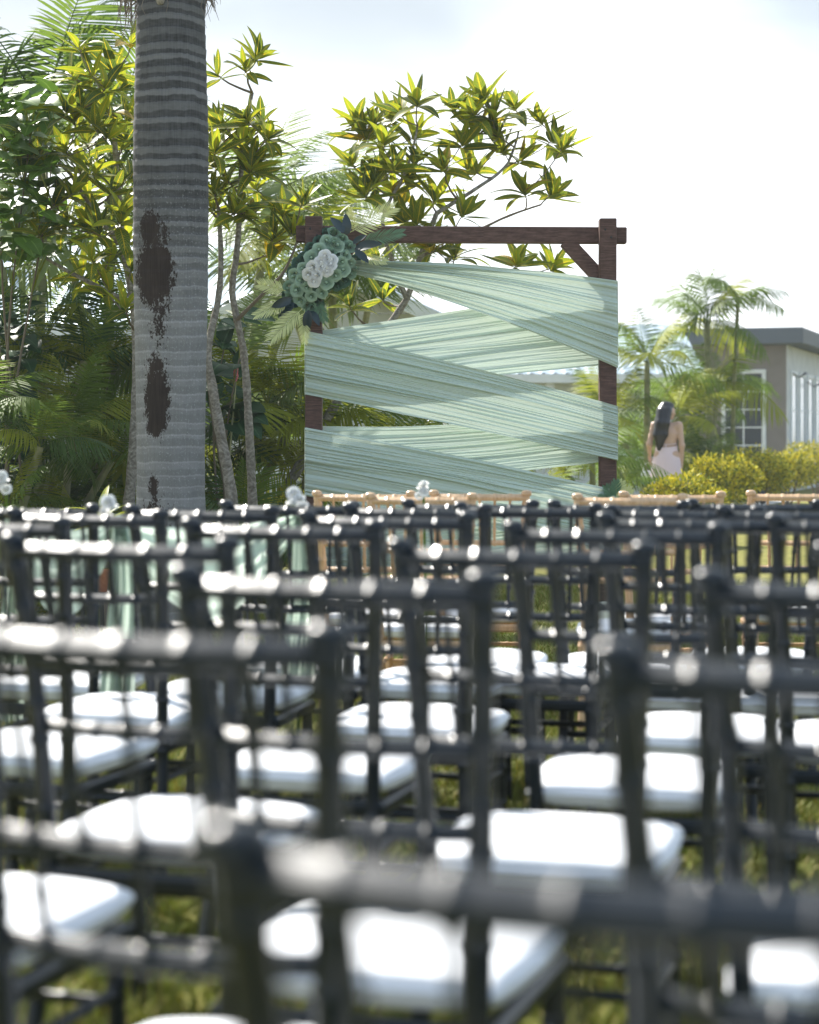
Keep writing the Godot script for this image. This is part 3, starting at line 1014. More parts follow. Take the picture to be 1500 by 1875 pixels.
# ------------------------------------------------------------------ royal palm trunk
func build_royal_palm() -> void:
	var d := 11.2
	var base := on_ground(313, d)
	var t := thing("royal_palm_tree", "tall royal palm with ringed grey trunk and dark bark patches", "palm tree", base)
	var k := d / F
	# radius by height, from the widths of the trunk
	var prof := func(y: float) -> float:
		var py := 800.0 - (y + base.y - EYE) / k
		var w := 124.0
		if py < 900.0:
			w = lerpf(137.0, 124.0, smoothstep(420.0, 860.0, py)) if py > 300.0 else lerpf(122.0, 137.0, smoothstep(-60.0, 300.0, py))
		if py > 900.0:
			w = 124.0 + (py - 900.0) * 0.09
		return w * 0.5 * k * (1.0 if y < 4.6 else 1.0 - 0.03 * (y - 4.6))
	var wob := fbm(77, 1.0, 2)
	# rings: an irregular list of heights
	var rings := PackedFloat32Array()
	var y := 0.0
	var g := RandomNumberGenerator.new()
	g.seed = 5
	while y < 10.2:
		rings.push_back(y)
		y += g.randf_range(0.058, 0.088)
	var tw := 512
	var th := 1400
	var hmax := 4.2
	var img := Image.create(tw, th, false, Image.FORMAT_RGB8)
	var nz := fbm(8, 0.02, 5)
	var nf := fbm(9, 0.09, 4)
	var split := fbm(10, 0.05, 4)
	var spots := [[291.0, 505.0, 38.0, 64.0, 1.0], [282.0, 425.0, 22.0, 34.0, 0.9], [310.0, 440.0, 16.0, 50.0, 0.25], [299.0, 600.0, 26.0, 60.0, 0.22], [302.0, 570.0, 24.0, 26.0, 0.35], [294.0, 672.0, 26.0, 30.0, 0.55], [295.0, 735.0, 25.0, 66.0, 1.0], [290.0, 780.0, 16.0, 24.0, 0.9], [289.0, 890.0, 13.0, 32.0, 0.55], [291.0, 950.0, 38.0, 48.0, 0.6]]
	for j in th:
		var h := hmax * (1.0 - (j + 0.5) / th)
		var rad: float = prof.call(h)
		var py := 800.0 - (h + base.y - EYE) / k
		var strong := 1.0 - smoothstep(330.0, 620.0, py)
		for i in tw:
			var u := (i + 0.5) / tw
			var ang := TAU * u
			# the seam lies behind; u = 0.5 faces the camera
			var hx := h + 0.016 * wob.get_noise_2d(cos(ang) * 0.45 + 5.0, sin(ang) * 0.45 + h * 0.8) + 0.0035 * wob.get_noise_2d(ang * 5.0, h * 3.0)
			var r := rings.bsearch(hx)
			var lo := rings[maxi(r - 1, 0)]
			var hi := rings[mini(r, rings.size() - 1)]
			var f := (hx - lo) / maxf(hi - lo, 0.01)
			var streak := nf.get_noise_2d(i * 3.2, j * 0.12)
			var blot := nz.get_noise_2d(i * 0.8, j * 0.8)
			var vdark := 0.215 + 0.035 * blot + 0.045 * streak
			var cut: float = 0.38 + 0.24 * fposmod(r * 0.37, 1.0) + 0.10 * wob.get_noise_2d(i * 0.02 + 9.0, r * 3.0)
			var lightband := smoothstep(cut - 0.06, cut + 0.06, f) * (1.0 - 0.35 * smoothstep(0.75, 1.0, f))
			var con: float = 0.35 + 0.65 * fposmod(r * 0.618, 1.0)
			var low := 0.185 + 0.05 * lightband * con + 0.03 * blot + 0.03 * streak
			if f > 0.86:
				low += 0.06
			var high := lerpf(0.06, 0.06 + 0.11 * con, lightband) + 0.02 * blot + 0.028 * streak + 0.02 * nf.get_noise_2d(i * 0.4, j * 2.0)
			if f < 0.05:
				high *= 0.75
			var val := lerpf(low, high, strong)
			# pale lichen
			if nf.get_noise_2d(i * 1.7 + 300.0, j * 1.7) > 0.42 and py > 330.0:
				val += 0.10
			var c := Color(val * 1.0, val * 1.0, val * 1.03)
			# bark patches
			var xpx := 313.0 + sin((u - 0.5) * TAU) * rad / k * -1.0
			if absf(u - 0.5) < 0.25:
				var best := 0.0
				for q in spots:
					var e := Vector2((xpx - q[0]) / q[2], (py - q[1]) / q[3])
					var rough := split.get_noise_2d(i * 1.3, j * 0.9) * 0.6 + nf.get_noise_2d(i * 5.0 + 20.0, j * 3.6) * 0.35 + nf.get_noise_2d(i * 2.2 + 70.0, j * 1.6) * 0.55
					var inside: float = 1.0 - e.length() + rough * lerpf(1.15, 0.5, q[4]) - (1.0 - q[4]) * 0.75
					best = maxf(best, smoothstep(0.02, 0.08, inside))
				if best > 0.0:
					var v2 := 0.022 + 0.016 * (streak + 0.5) + 0.018 * maxf(0.0, blot)
					c = c.lerp(Color(v2 * 1.0, v2 * 0.74, v2 * 0.64), best)
			img.set_pixel(i, j, c.linear_to_srgb())
	var m := mat("royal_trunk", Color.WHITE, 0.85, 0.0, 0.3, tex(img))
	var b := MB.new()
	var sides := 72
	var ny := 560
	for j in ny + 1:
		var h := 10.0 * j / ny if j > 460 else hmax * j / 460.0
		if j > 460:
			h = hmax + (10.0 - hmax) * (j - 460) / (ny - 460.0)
		var rad: float = prof.call(h)
		for i in sides + 1:
			var u := i / float(sides)
			var ang := TAU * u
			var hx := h + 0.016 * wob.get_noise_2d(cos(ang) * 0.45 + 5.0, sin(ang) * 0.45 + h * 0.8) + 0.0035 * wob.get_noise_2d(ang * 5.0, h * 3.0)
			var r := rings.bsearch(hx)
			var lo := rings[maxi(r - 1, 0)]
			var hi := rings[mini(r, rings.size() - 1)]
			var f := (hx - lo) / maxf(hi - lo, 0.01)
			var rr2 := rad + 0.0045 * (f - 0.5) * smoothstep(1.2, 2.6, h) + 0.003 * wob.get_noise_2d(cos(ang) * 4.0, h * 6.0 + sin(ang) * 4.0)
			# u = 0.5 at +z, towards the camera; x grows with falling u
			var a2 := (u - 0.5) * TAU
			b.vert(Vector3(-sin(a2) * rr2, h, cos(a2) * rr2), Vector2(u, clampf(1.0 - h / hmax, 0.002, 1.0) if h < hmax else 0.002 + fmod(h, 1.0) * 0.2))
	for j in ny:
		for i in sides:
			var p := j * (sides + 1) + i
			b.quad(p, p + 1, p + sides + 2, p + sides + 1)
	part("trunk", b.mesh(), m, t)
	# crownshaft and fronds, far above the picture
	b = MB.new()
	b.lathe([Vector2(0.15, 9.95), Vector2(0.17, 10.3), Vector2(0.13, 11.2), Vector2(0.06, 11.7)], 20)
	part("crownshaft", b.mesh(), M.palm, t)
	var fm := frond_mesh(3.0, 60, 0.6, 0.9, 0.75, 3, 0.018)
	for q in 11:
		var az := TAU * q / 11.0 + 0.3
		var el := 0.2 + 0.6 * fmod(q * 0.618, 1.0)
		var dir := Vector3(cos(az) * cos(el), sin(el), sin(az) * cos(el))
		part("frond", fm, M.palm, t, Transform3D(facing(dir), Vector3(0, 11.4, 0)))
	# fringe of dry roots that hangs round the trunk at the top of the view
	b = MB.new()
	var top := EYE + (800.0 + 30.0) * k - base.y
	for q in 340:
		var az := rr(0, TAU)
		var r0: float = prof.call(top) * 0.98
		var o := Vector3(cos(az) * r0, top + rr(-0.08, 0.12), sin(az) * r0)
		var left := maxf(0.0, -cos(az))
		var le := rr(0.06, 0.14) + 0.14 * left * rng.randf()
		var outw := Vector3(cos(az), 0, sin(az))
		if o.z > 0.09 and rng.randf() < 0.75:
			continue
		var p1 := o + outw * rr(0.015, 0.07) * (1.0 + 0.8 * left) + Vector3(0, -le * 0.3, 0)
		var p2 := p1 + outw * rr(-0.01, 0.02) + Vector3(rr(-0.02, 0.02), -le * 0.5, rr(-0.02, 0.02))
		var p3 := p2 + Vector3(rr(-0.03, 0.03), -le * 0.4, rr(-0.02, 0.02))
		b.tube([o, p1, p2, p3], [0.003, 0.0025, 0.0018, 0.0008], 5, false)
	part("root_fringe", b.mesh(), M.twig, t)
	b = MB.new()
	var kp := Vector3(-0.035, EYE + 795.0 * k - base.y, prof.call(3.5))
	b.lathe([Vector2(0.0, -0.055), Vector2(0.018, -0.05), Vector2(0.03, -0.02), Vector2(0.036, 0.03), Vector2(0.028, 0.08), Vector2(0.0, 0.10)], 12, Transform3D(Basis(), kp))
	part("knot", b.mesh(), M.bark, t)


# ------------------------------------------------------------------ plants
func frond_mesh(le: float, n: int, leaf: float, rise: float, droop: float, seed_: int, wid := 0.012) -> ArrayMesh:
	# a feather leaf along +z that first rises and then droops
	var b := MB.new()
	var g := RandomNumberGenerator.new()
	g.seed = seed_
	var pos := func(t: float) -> Vector3:
		return Vector3(0, le * (rise * t * 0.3 - droop * t * t * 0.55), le * t * (1.0 - 0.18 * droop * t))
	var pts := []
	var ra := []
	for k in 11:
		var t := k / 10.0
		pts.append(pos.call(t))
		ra.append(0.007 * le * (1.0 - 0.85 * t))
	b.tube(pts, ra, 5)
	for k in n:
		var t := 0.16 + 0.83 * k / (n - 1.0)
		var o: Vector3 = pos.call(t)
		var tang: Vector3 = (pos.call(t + 0.01) - o).normalized()
		var upv := tang.cross(Vector3.RIGHT) * -1.0
		for s in [-1.0, 1.0]:
			var an := lerpf(0.35, 1.1, t * t) + g.randf_range(-0.08, 0.08)
			var v := 0.42 + g.randf_range(-0.12, 0.12)
			var dir: Vector3 = (Vector3.RIGHT * s * cos(an) + tang * sin(an) + upv * v).normalized()
			var l2: float = leaf * (0.45 + 0.65 * sin(PI * clampf(t * 0.9 + 0.05, 0, 1))) * g.randf_range(0.88, 1.1)
			var dr := Vector3(0, -l2 * g.randf_range(0.10, 0.32), 0)
			var wv: Vector3 = dir.cross(upv).normalized()
			b.blade([o, o + dir * l2 * 0.35 + dr * 0.08, o + dir * l2 * 0.7 + dr * 0.42, o + dir * l2 + dr], [wid * 0.5, wid, wid * 0.75, 0.0006], wv)
	return b.mesh()


var fronds := []


func palm(called: String, label: String, base: Vector3, stems: Array, n: int, size: float, mats: Array, group := "", el_lo := -0.15, el_hi := 1.35) -> void:
	# stems: [top offset x, z, height, radius]
	var t := thing(called, label, "palm", base, 0.0, group)
	for s in stems:
		var b := MB.new()
		var pts := []
		var ra := []
		var tt := Vector3(s[0], s[2], s[1])
		for k in 9:
			var q := k / 8.0
			pts.append(Vector3(tt.x * q * q, tt.y * q, tt.z * q * q))
			ra.append(s[3] * (1.15 - 0.35 * q))
		if s[2] > 0.3:
			var p2 := []
			var r2 := []
			for k in 8:
				for e in 3:
					var q: float = (k + [0.0, 0.46, 0.5][e]) / 8.0
					p2.append(Vector3(tt.x * q * q, tt.y * q, tt.z * q * q))
					r2.append(s[3] * (1.15 - 0.35 * q) * [1.10, 0.96, 1.0][e])
			p2.append(tt)
			r2.append(s[3] * 0.8)
			b.tube(p2, r2, 9)
			part("stem", b.mesh(), M.cane, t)
		var a0 := rr(0, TAU)
		for k in n:
			var az := a0 + k * 2.39996
			var el := lerpf(el_hi, el_lo, (k + 0.5) / n) + rr(-0.1, 0.1)
			var dir := Vector3(cos(az) * cos(el), sin(el), sin(az) * cos(el))
			var sc := size * rr(0.8, 1.12) * lerpf(0.8, 1.0, float(k) / n)
			var bs := facing(dir) * Basis(Vector3.BACK, rr(-0.5, 0.5))
			part("frond", fronds[rng.randi() % fronds.size()], M[mats[rng.randi() % mats.size()]], t, Transform3D(bs.scaled_local(Vector3.ONE * sc), tt))


func croton(called: String, label: String, base: Vector3, stems: Array, tips: Array, d: float, spread: float, n_leaf: int, size: float, yellow: float) -> void:
	# stems: polylines of [px, py, d]; tips: rosettes [px, py]
	var t := thing(called, label, "croton tree", base)
	var nodes := []   # [position, radius]
	for s in stems:
		var b := MB.new()
		var cur := Curve3D.new()
		for q in s.pts:
			cur.add_point(at(q[0], q[1], q[2]) - base)
		for i in range(1, cur.point_count - 1):
			var h := (cur.get_point_position(i + 1) - cur.get_point_position(i - 1)) * 0.2
			cur.set_point_in(i, -h)
			cur.set_point_out(i, h)
		var le := cur.get_baked_length()
		var n := maxi(8, int(le / 0.06))
		var pts := []
		var ra := []
		for k in n + 1:
			var q := k / float(n)
			var p := cur.sample_baked(q * le)
			pts.append(p)
			var r: float = lerpf(s.r0, s.r1, q) * (1.0 + 0.06 * sin(k * 1.7) + rr(-0.04, 0.04))
			ra.append(r)
			if q > s.get("from", 0.3):
				nodes.append([p, r])
		b.tube(pts, ra, 9)
		part(s.get("name", "trunk"), b.mesh(), M.bark if s.r0 > 0.016 else M.twig, t)
	var leaves := [oval_leaf(1.0, 0.27, 0.10, 0.25), oval_leaf(1.0, 0.30, 0.28, 0.18), oval_leaf(1.0, 0.25, -0.08, 0.35), oval_leaf(1.0, 0.31, 0.45, 0.2)]
	var todo := []
	for q in tips:
		var dd: float = d + rr(-spread, spread)
		todo.append([at(q[0], q[1], dd) - base, q[2] if q.size() > 2 else 1.0])
	todo.sort_custom(func(a, b): return a[0].y < b[0].y)
	var made := 0
	var rest := {}
	var total := 0
	for q in todo:
		total += maxi(4, int(n_leaf * q[1]))
	var every := 1 if total <= 300 else maxi(2, int(floor(total / float(total - 296))))
	for q in todo:
		var p: Vector3 = q[0]
		var best := 0
		var cost := 1e9
		for i in nodes.size():
			var o: Vector3 = nodes[i][0]
			var v: Vector3 = p - o
			var c := v.length() + maxf(0.0, 0.08 - v.y) * 2.5
			if c < cost:
				cost = c
				best = i
		var o: Vector3 = nodes[best][0]
		var r0: float = minf(nodes[best][1] * 0.8, 0.010)
		var ctrl := o.lerp(p, 0.55) + Vector3(rr(-0.05, 0.05), -0.12 * (p - o).length(), rr(-0.05, 0.05))
		var pts := []
		var ra := []
		var n := maxi(5, int((p - o).length() / 0.05))
		for k in n + 1:
			var s := k / float(n)
			var w := o.lerp(ctrl, s).lerp(ctrl.lerp(p, s), s)
			w += Vector3(rr(-0.006, 0.006), 0, rr(-0.006, 0.006))
			if k == 0:
				w = o
			pts.append(w)
			ra.append(lerpf(r0, 0.0045, s))
			if k > 0:
				nodes.append([w, lerpf(r0, 0.0045, s)])
		var b := MB.new()
		b.tube(pts, ra, 6)
		part("branch", b.mesh(), M.twig, t)
		var axis: Vector3 = ((pts[n] - pts[n - 1]).normalized() + Vector3.UP * 0.9).normalized()
		var bx := facing(axis)
		var a0 := rr(0, TAU)
		var hue := rng.randf()
		var cnt: int = maxi(4, int(n_leaf * q[1]))
		for k in cnt:
			var az := a0 + k * 2.39996
			var el := lerpf(1.3, -0.05, (k + 0.3) / cnt) + rr(-0.18, 0.18)
			var dir := bx * Vector3(cos(az) * cos(el), sin(az) * cos(el), sin(el))
			var key := "croton_a"
			var u := rng.randf() * 0.75 + hue * 0.25
			if u < yellow * 0.22:
				key = "croton_d"
			elif u < yellow:
				key = "croton_c" if k < cnt * 0.6 else "croton_b"
			elif u < 0.72:
				key = "croton_b"
			var le: float = size * rr(0.72, 1.12) * lerpf(0.75, 1.05, minf(1.0, 2.0 * k / cnt)) * (0.6 + 0.4 * q[1])
			var bs := facing(dir, axis) * Basis(Vector3.BACK, rr(-0.35, 0.35))
			var xf := Transform3D(bs.scaled_local(Vector3(le, le, le)), p - axis * 0.045 * k / cnt)
			made += 1
			if made % every != 0 or every == 1:
				part("leaf", leaves[rng.randi() % 4], M[key], t, xf)
			else:
				if not rest.has(key):
					rest[key] = SurfaceTool.new()
					rest[key].begin(Mesh.PRIMITIVE_TRIANGLES)
				rest[key].append_from(leaves[rng.randi() % 4], 0, xf)
	# past the limit of single leaves: one more part
	if rest:
		var am := ArrayMesh.new()
		for key in rest:
			am = rest[key].commit(am)
			am.surface_set_material(am.get_surface_count() - 1, M[key])
		part("foliage", am, null, t).set_meta("kind", "stuff")


func strap_plant(label: String, base: Vector3, n: int, le: float, w: float, m: String, stem := 0.0, group := "") -> void:
	var t := thing("strap_leaf_plant", label, "plant", base, 0.0, group)
	var ms := []
	for q in [0.25, 0.5, 0.85]:
		var b := MB.new()
		var pts := []
		var ws := []
		for k in 8:
			var s := k / 7.0
			pts.append(Vector3(0, -q * s * s, s * (1.0 - 0.25 * q * s)))
			ws.append(maxf(0.0005, w / le * 0.5 * minf(1.0, (1.0 - s) * 2.2) * (0.55 + 0.45 * minf(1.0, s * 4.0))))
		b.strip(pts, ws, Vector3.RIGHT, 0.25)
		ms.append(b.mesh())
	if stem > 0.0:
		var b := MB.new()
		b.tube([Vector3.ZERO, Vector3(0.02, stem * 0.5, 0), Vector3(0, stem, 0)], [0.014, 0.012, 0.012], 7)
		part("stem", b.mesh(), M.twig, t)
	for k in n:
		var az := k * 2.39996
		var el := lerpf(1.4, 0.15, float(k) / n) + rr(-0.15, 0.15)
		var dir := Vector3(cos(az) * cos(el), sin(el), sin(az) * cos(el))
		part("leaf", ms[rng.randi() % 3], M[m], t, Transform3D(facing(dir).scaled_local(Vector3.ONE * le * rr(0.75, 1.15)), Vector3(0, stem * (1.0 - 0.35 * float(k) / n), 0)))


func broad_plant(label: String, base: Vector3, box: Array, d: float, n: int, size: float, m: String, stems: int) -> void:
	# box: px0, py0, px1, py1 that the leaves fill
	var t := thing("broadleaf_shrub", label, "shrub", base)
	var ms := [oval_leaf(1.0, 0.92, 0.25, 0.15, 0.72), oval_leaf(1.0, 0.85, 0.5, 0.1, 0.72), oval_leaf(1.0, 0.9, 0.05, 0.25, 0.72)]
	var lines := []
	for s in stems:
		var b := MB.new()
		var top := at(lerpf(box[0], box[2], (s + 0.5) / stems), lerpf(box[1], box[3], 0.1 + 0.3 * rng.randf()), d + rr(-0.4, 0.4)) - base
		var o := Vector3(rr(-0.1, 0.1), 0, rr(-0.1, 0.1))
		var pts := []
		for k in 11:
			var q := k / 10.0
			pts.append(o.lerp(top, q) + Vector3(sin(q * 5.0 + s) * 0.06, 0, cos(q * 4.0 + s) * 0.06))
		b.tube(pts, [0.011, 0.0105, 0.010, 0.0095, 0.009, 0.0085, 0.008, 0.007, 0.006, 0.005, 0.004], 6)
		part("stem", b.mesh(), M.twig, t)
		lines.append(pts)
	for k in n:
		var p := at(rr(box[0], box[2]), lerpf(box[1], box[3], rng.randf()), d + rr(-0.45, 0.45)) - base
		var best := Vector3.ZERO
		var cost := 1e9
		for l in lines:
			for q in l:
				var c: float = (p - q).length() + (0.3 if q.y > p.y else 0.0)
				if c < cost:
					cost = c
					best = q
		if cost > 0.45:
			p = best + (p - best).normalized() * 0.45
		var b := MB.new()
		b.tube([best, best.lerp(p, 0.5) + Vector3(0, 0.03, 0), p], [0.003, 0.0025, 0.002], 4, false)
		var dir := (Vector3(rr(-1, 1), rr(-0.5, 0.25), rr(-0.3, 1.0)) + (p - best).normalized() * 0.6).normalized()
		var le := size * rr(0.65, 1.25)
		part("leaf", ms[rng.randi() % 3], M[m], t, Transform3D(facing(dir, Vector3(rr(-0.4, 0.4), 1, 0.5)).scaled_local(Vector3.ONE * le), p))
		part("leaf_stalk", b.mesh(), M.palm_yellow, t)


func leafy_crown(lumps: Array, n: int, leaf: float, cols: Array, inner := 0.55) -> ArrayMesh:
	# many small leaves in and on a set of ellipsoids [centre, radii]
	var b := MB.new()
	for i in n:
		var q = lumps[rng.randi() % lumps.size()]
		var v := Vector3(rng.randfn(), rng.randfn(), rng.randfn()).normalized()
		var r := pow(rng.randf(), 0.33)
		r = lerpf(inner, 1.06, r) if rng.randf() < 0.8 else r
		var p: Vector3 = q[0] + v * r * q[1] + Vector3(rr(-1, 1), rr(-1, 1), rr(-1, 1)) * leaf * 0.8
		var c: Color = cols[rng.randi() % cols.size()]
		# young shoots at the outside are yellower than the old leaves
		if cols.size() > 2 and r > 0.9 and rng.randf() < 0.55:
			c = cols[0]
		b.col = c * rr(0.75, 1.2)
		var dir := (v + Vector3(rr(-1, 1), rr(-0.7, 1), rr(-1, 1))).normalized()
		var w := dir.cross(Vector3(rr(-1, 1), rr(-1, 1), rr(-1, 1))).normalized()
		var le := leaf * rr(0.7, 1.3)
		b.blade([p, p + dir * le * 0.5, p + dir * le], [le * 0.10, le * 0.26, le * 0.03], w)
	return b.mesh(true)


func build_hedge() -> void:
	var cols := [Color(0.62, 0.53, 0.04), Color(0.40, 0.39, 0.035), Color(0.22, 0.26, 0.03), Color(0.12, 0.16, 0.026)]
	# px centre, distance, width, height
	var list := [
		[1258, 22.0, 0.78, 0.60, "clipped yellow-green shrub nearest the woman, in front of her dress"],
		[1325, 25.5, 0.80, 0.76, "yellow-green shrub second in the hedge, right of the woman"],
		[1384, 29.5, 1.05, 0.86, "golden topped shrub below the white lattice window"],
		[1442, 34.0, 1.0, 0.84, "yellow-green shrub under the grey building's corner"],
		[1498, 38.0, 1.1, 0.95, "darker yellow-green shrub at the right frame edge"],
	]
	for q in list:
		var base := on_ground(q[0], q[1])
		var t := thing("hedge_shrub", q[4], "shrub", base, 0.0, "yellow hedge shrubs beside the path")
		var w: float = q[2]
		var h: float = q[3] + 0.17
		var lumps := []
		for k in 15:
			var a := TAU * k / 15.0 + rr(-0.2, 0.2)
			var r := rr(0.2, 0.42) * w
			lumps.append([Vector3(cos(a) * r, h * rr(0.5, 0.84), sin(a) * r * 0.8), Vector3(0.24 * w, 0.20 * h, 0.22 * w) * rr(0.8, 1.15)])
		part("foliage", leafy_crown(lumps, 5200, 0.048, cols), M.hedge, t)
		for k in 4:
			var b := MB.new()
			var a := TAU * k / 4.0 + 0.4
			b.tube([Vector3(cos(a) * 0.05, 0, sin(a) * 0.05), Vector3(cos(a) * 0.12 * w, h * 0.3, sin(a) * 0.12 * w), Vector3(cos(a) * 0.25 * w, h * 0.7, sin(a) * 0.2 * w)], [0.022, 0.018, 0.009], 6)
			part("stem", b.mesh(), M.twig, t)
	var b2 := on_ground(480, 14.0)
	var t2 := thing("hedge_shrub", "low yellow shrub behind the pale stems left of the arch", "shrub", b2)
	var lu := []
	for k in 9:
		lu.append([Vector3(rr(-0.28, 0.28), rr(0.45, 0.78), rr(-0.2, 0.2)), Vector3(0.15, 0.13, 0.15)])
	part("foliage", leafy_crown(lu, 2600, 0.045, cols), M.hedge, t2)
	for k in 3:
		var b := MB.new()
		b.tube([Vector3(0.05 * k, 0, 0), Vector3(0.1 * k - 0.1, 0.7, 0)], [0.015, 0.008], 6)
		part("stem", b.mesh(), M.twig, t2)


func tree(label: String, base: Vector3, h: float, w: float, cols: Array, n := 5200, leaf := 0.16) -> void:
	var t := thing("broadleaf_tree", label, "tree", base)
	var lumps := []
	for k in 22:
		var a := k * 2.39996
		var r := w * 0.5 * sqrt(k / 22.0)
		lumps.append([Vector3(cos(a) * r, h * rr(0.45, 0.9) * (1.0 - 0.25 * r / w), sin(a) * r), Vector3(w * 0.17, h * 0.13, w * 0.17) * rr(0.7, 1.2)])
	part("crown", leafy_crown(lumps, n, leaf, cols, 0.3), M.tree_leaf, t)
	var b := MB.new()
	b.tube([Vector3.ZERO, Vector3(0.05, h * 0.3, 0), Vector3(-0.05, h * 0.75, 0)], [0.16, 0.12, 0.05], 8)
	part("trunk", b.mesh(), M.bark, t)
	for k in 5:
		var l: Vector3 = lumps[k * 4 + 1][0]
		b = MB.new()
		b.tube([Vector3(0, h * (0.3 + 0.06 * k), 0), l * 0.5 + Vector3(0, h * 0.25, 0), l], [0.06, 0.045, 0.02], 6)
		part("limb", b.mesh(), M.bark, t)


func build_plants() -> void:
	for q in [[0.6, 0.55, 1], [0.9, 0.8, 2], [1.2, 0.45, 3], [0.4, 0.95, 4]]:
		fronds.append(frond_mesh(1.0, 27, 0.36, q[0], q[1], q[2], 0.0105))
	# crotons
	var t2 := [[763, 188], [830, 197], [683, 230], [712, 212], [867, 210], [943, 198], [990, 223], [873, 236], [910, 246], [1012, 256], [953, 292], [847, 263], [760, 250], [697, 307], [762, 293], [667, 357], [813, 307], [868, 312], [797, 363], [850, 390], [960, 352], [1010, 356], [738, 402], [762, 407], [833, 468], [947, 482], [1012, 490], [790, 453], [723, 307], [920, 276], [735, 206], [640, 560, 0.7], [700, 545, 0.7], [690, 470, 0.7], [655, 222], [668, 252], [702, 262], [645, 300], [682, 338], [722, 348], [745, 330], [884, 182], [905, 215], [1030, 272]]
	croton("croton_tree", "open croton tree with yellow veined leaves rising behind the arch", on_ground(512, 14.5), [
		{"pts": [[512, 965, 14.5], [520, 905, 14.5], [548, 855, 14.5], [600, 765, 14.5], [640, 700, 14.55], [700, 610, 14.6], [745, 548, 14.6], [770, 470, 14.6], [800, 390, 14.6]], "r0": 0.045, "r1": 0.018, "from": 0.55},
		{"pts": [[745, 548, 14.6], [720, 480, 14.5], [700, 400, 14.5], [745, 310, 14.5], [765, 230, 14.5]], "r0": 0.02, "r1": 0.008, "from": 0.2, "name": "limb"},
		{"pts": [[800, 390, 14.6], [880, 340, 14.6], [930, 300, 14.7], [950, 240, 14.7]], "r0": 0.017, "r1": 0.008, "from": 0.1, "name": "limb"},
		{"pts": [[770, 470, 14.6], [840, 440, 14.7], [920, 400, 14.7], [990, 375, 14.7]], "r0": 0.015, "r1": 0.007, "from": 0.1, "name": "limb"},
	], t2, 14.6, 0.4, 13, 0.28, 0.42)
	var t1 := [[471, 103], [449, 126, 0.8], [399, 136, 0.6], [452, 220], [478, 230], [492, 250], [401, 224], [394, 250], [425, 243], [394, 274], [443, 267], [465, 286], [392, 303], [460, 310], [467, 344, 0.8], [432, 388], [453, 388], [392, 353], [519, 388], [556, 370], [501, 436], [491, 466, 0.6], [538, 425], [392, 380], [415, 330]]
	croton("croton_tree", "slender croton tree on pale speckled stems between palm trunk and arch", on_ground(462, 12.5), [
		{"pts": [[466, 990, 12.5], [462, 900, 12.5], [455, 760, 12.5], [446, 640, 12.5], [425, 540, 12.5], [432, 480, 12.5], [440, 380, 12.5], [444, 270, 12.5], [462, 170, 12.5]], "r0": 0.032, "r1": 0.012, "from": 0.5},
		{"pts": [[425, 990, 12.3], [424, 905, 12.3], [405, 800, 12.3], [388, 700, 12.3], [380, 640, 12.3], [398, 560, 12.4], [405, 480, 12.4], [400, 380, 12.4]], "r0": 0.042, "r1": 0.013, "from": 0.55},
		{"pts": [[430, 590, 12.5], [480, 540, 12.4], [520, 500, 12.4], [545, 440, 12.4]], "r0": 0.014, "r1": 0.007, "from": 0.4, "name": "limb"},
	], t1, 12.45, 0.3, 13, 0.235, 0.36)
	var t3 := [[144, 86], [240, 78], [132, 138], [168, 138], [192, 162], [224, 158], [148, 194], [196, 202], [136, 218], [120, 202], [200, 250], [224, 266], [160, 262], [120, 274], [72, 282], [148, 314], [172, 314], [132, 354], [160, 362], [116, 410, 1.3], [164, 418, 1.3], [182, 424, 1.3], [100, 374], [208, 350], [224, 386], [232, 442], [220, 406], [168, 474], [200, 476], [72, 426], [200, 530], [150, 505], [240, 492], [230, 562], [176, 230], [210, 130], [234, 220], [236, 330]]
	croton("croton_tree", "dense croton tree with orange veined leaves left of the palm trunk", on_ground(225, 12.6), [
		{"pts": [[225, 1000, 12.6], [240, 880, 12.6], [250, 700, 12.6], [245, 560, 12.6], [225, 450, 12.6], [215, 330, 12.6], [200, 200, 12.6], [150, 100, 12.6]], "r0": 0.04, "r1": 0.012, "from": 0.4},
		{"pts": [[245, 560, 12.6], [190, 530, 12.5], [130, 500, 12.5], [80, 470, 12.5]], "r0": 0.018, "r1": 0.010, "from": 0.2, "name": "limb"},
		{"pts": [[225, 450, 12.6], [180, 400, 12.5], [130, 320, 12.5], [90, 280, 12.5]], "r0": 0.017, "r1": 0.008, "from": 0.2, "name": "limb"},
	], t3, 12.35, 0.4, 9, 0.25, 0.52)
	# broad leaved climber at the left edge
	broad_plant("rounded glossy broadleaf climber at the left edge above the shaded ferns", on_ground(20, 12.6), [-40, 160, 100, 480], 12.5, 250, 0.17, "broad", 4)
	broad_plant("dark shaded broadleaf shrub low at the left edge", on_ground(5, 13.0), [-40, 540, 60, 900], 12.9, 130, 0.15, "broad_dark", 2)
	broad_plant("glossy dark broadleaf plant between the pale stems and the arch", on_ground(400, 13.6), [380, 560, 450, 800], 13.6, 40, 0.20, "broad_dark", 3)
	# tall feather palms behind
	var g1 := "palms behind the arch on the left"
	palm("areca_palm", "tall feather palm at the upper left behind the broadleaf climber", on_ground(70, 15.5), [[0.05, 0.0, 3.75, 0.045], [-0.45, 0.3, 3.3, 0.04]], 10, 1.5, ["palm", "palm", "palm_dark"], g1)
	palm("areca_palm", "tall feather palm with fronds just left of the grey palm trunk", on_ground(195, 16.0), [[0.05, 0.0, 3.55, 0.045], [-0.25, 0.2, 2.6, 0.04]], 10, 1.4, ["palm", "palm_blue", "palm"], g1)
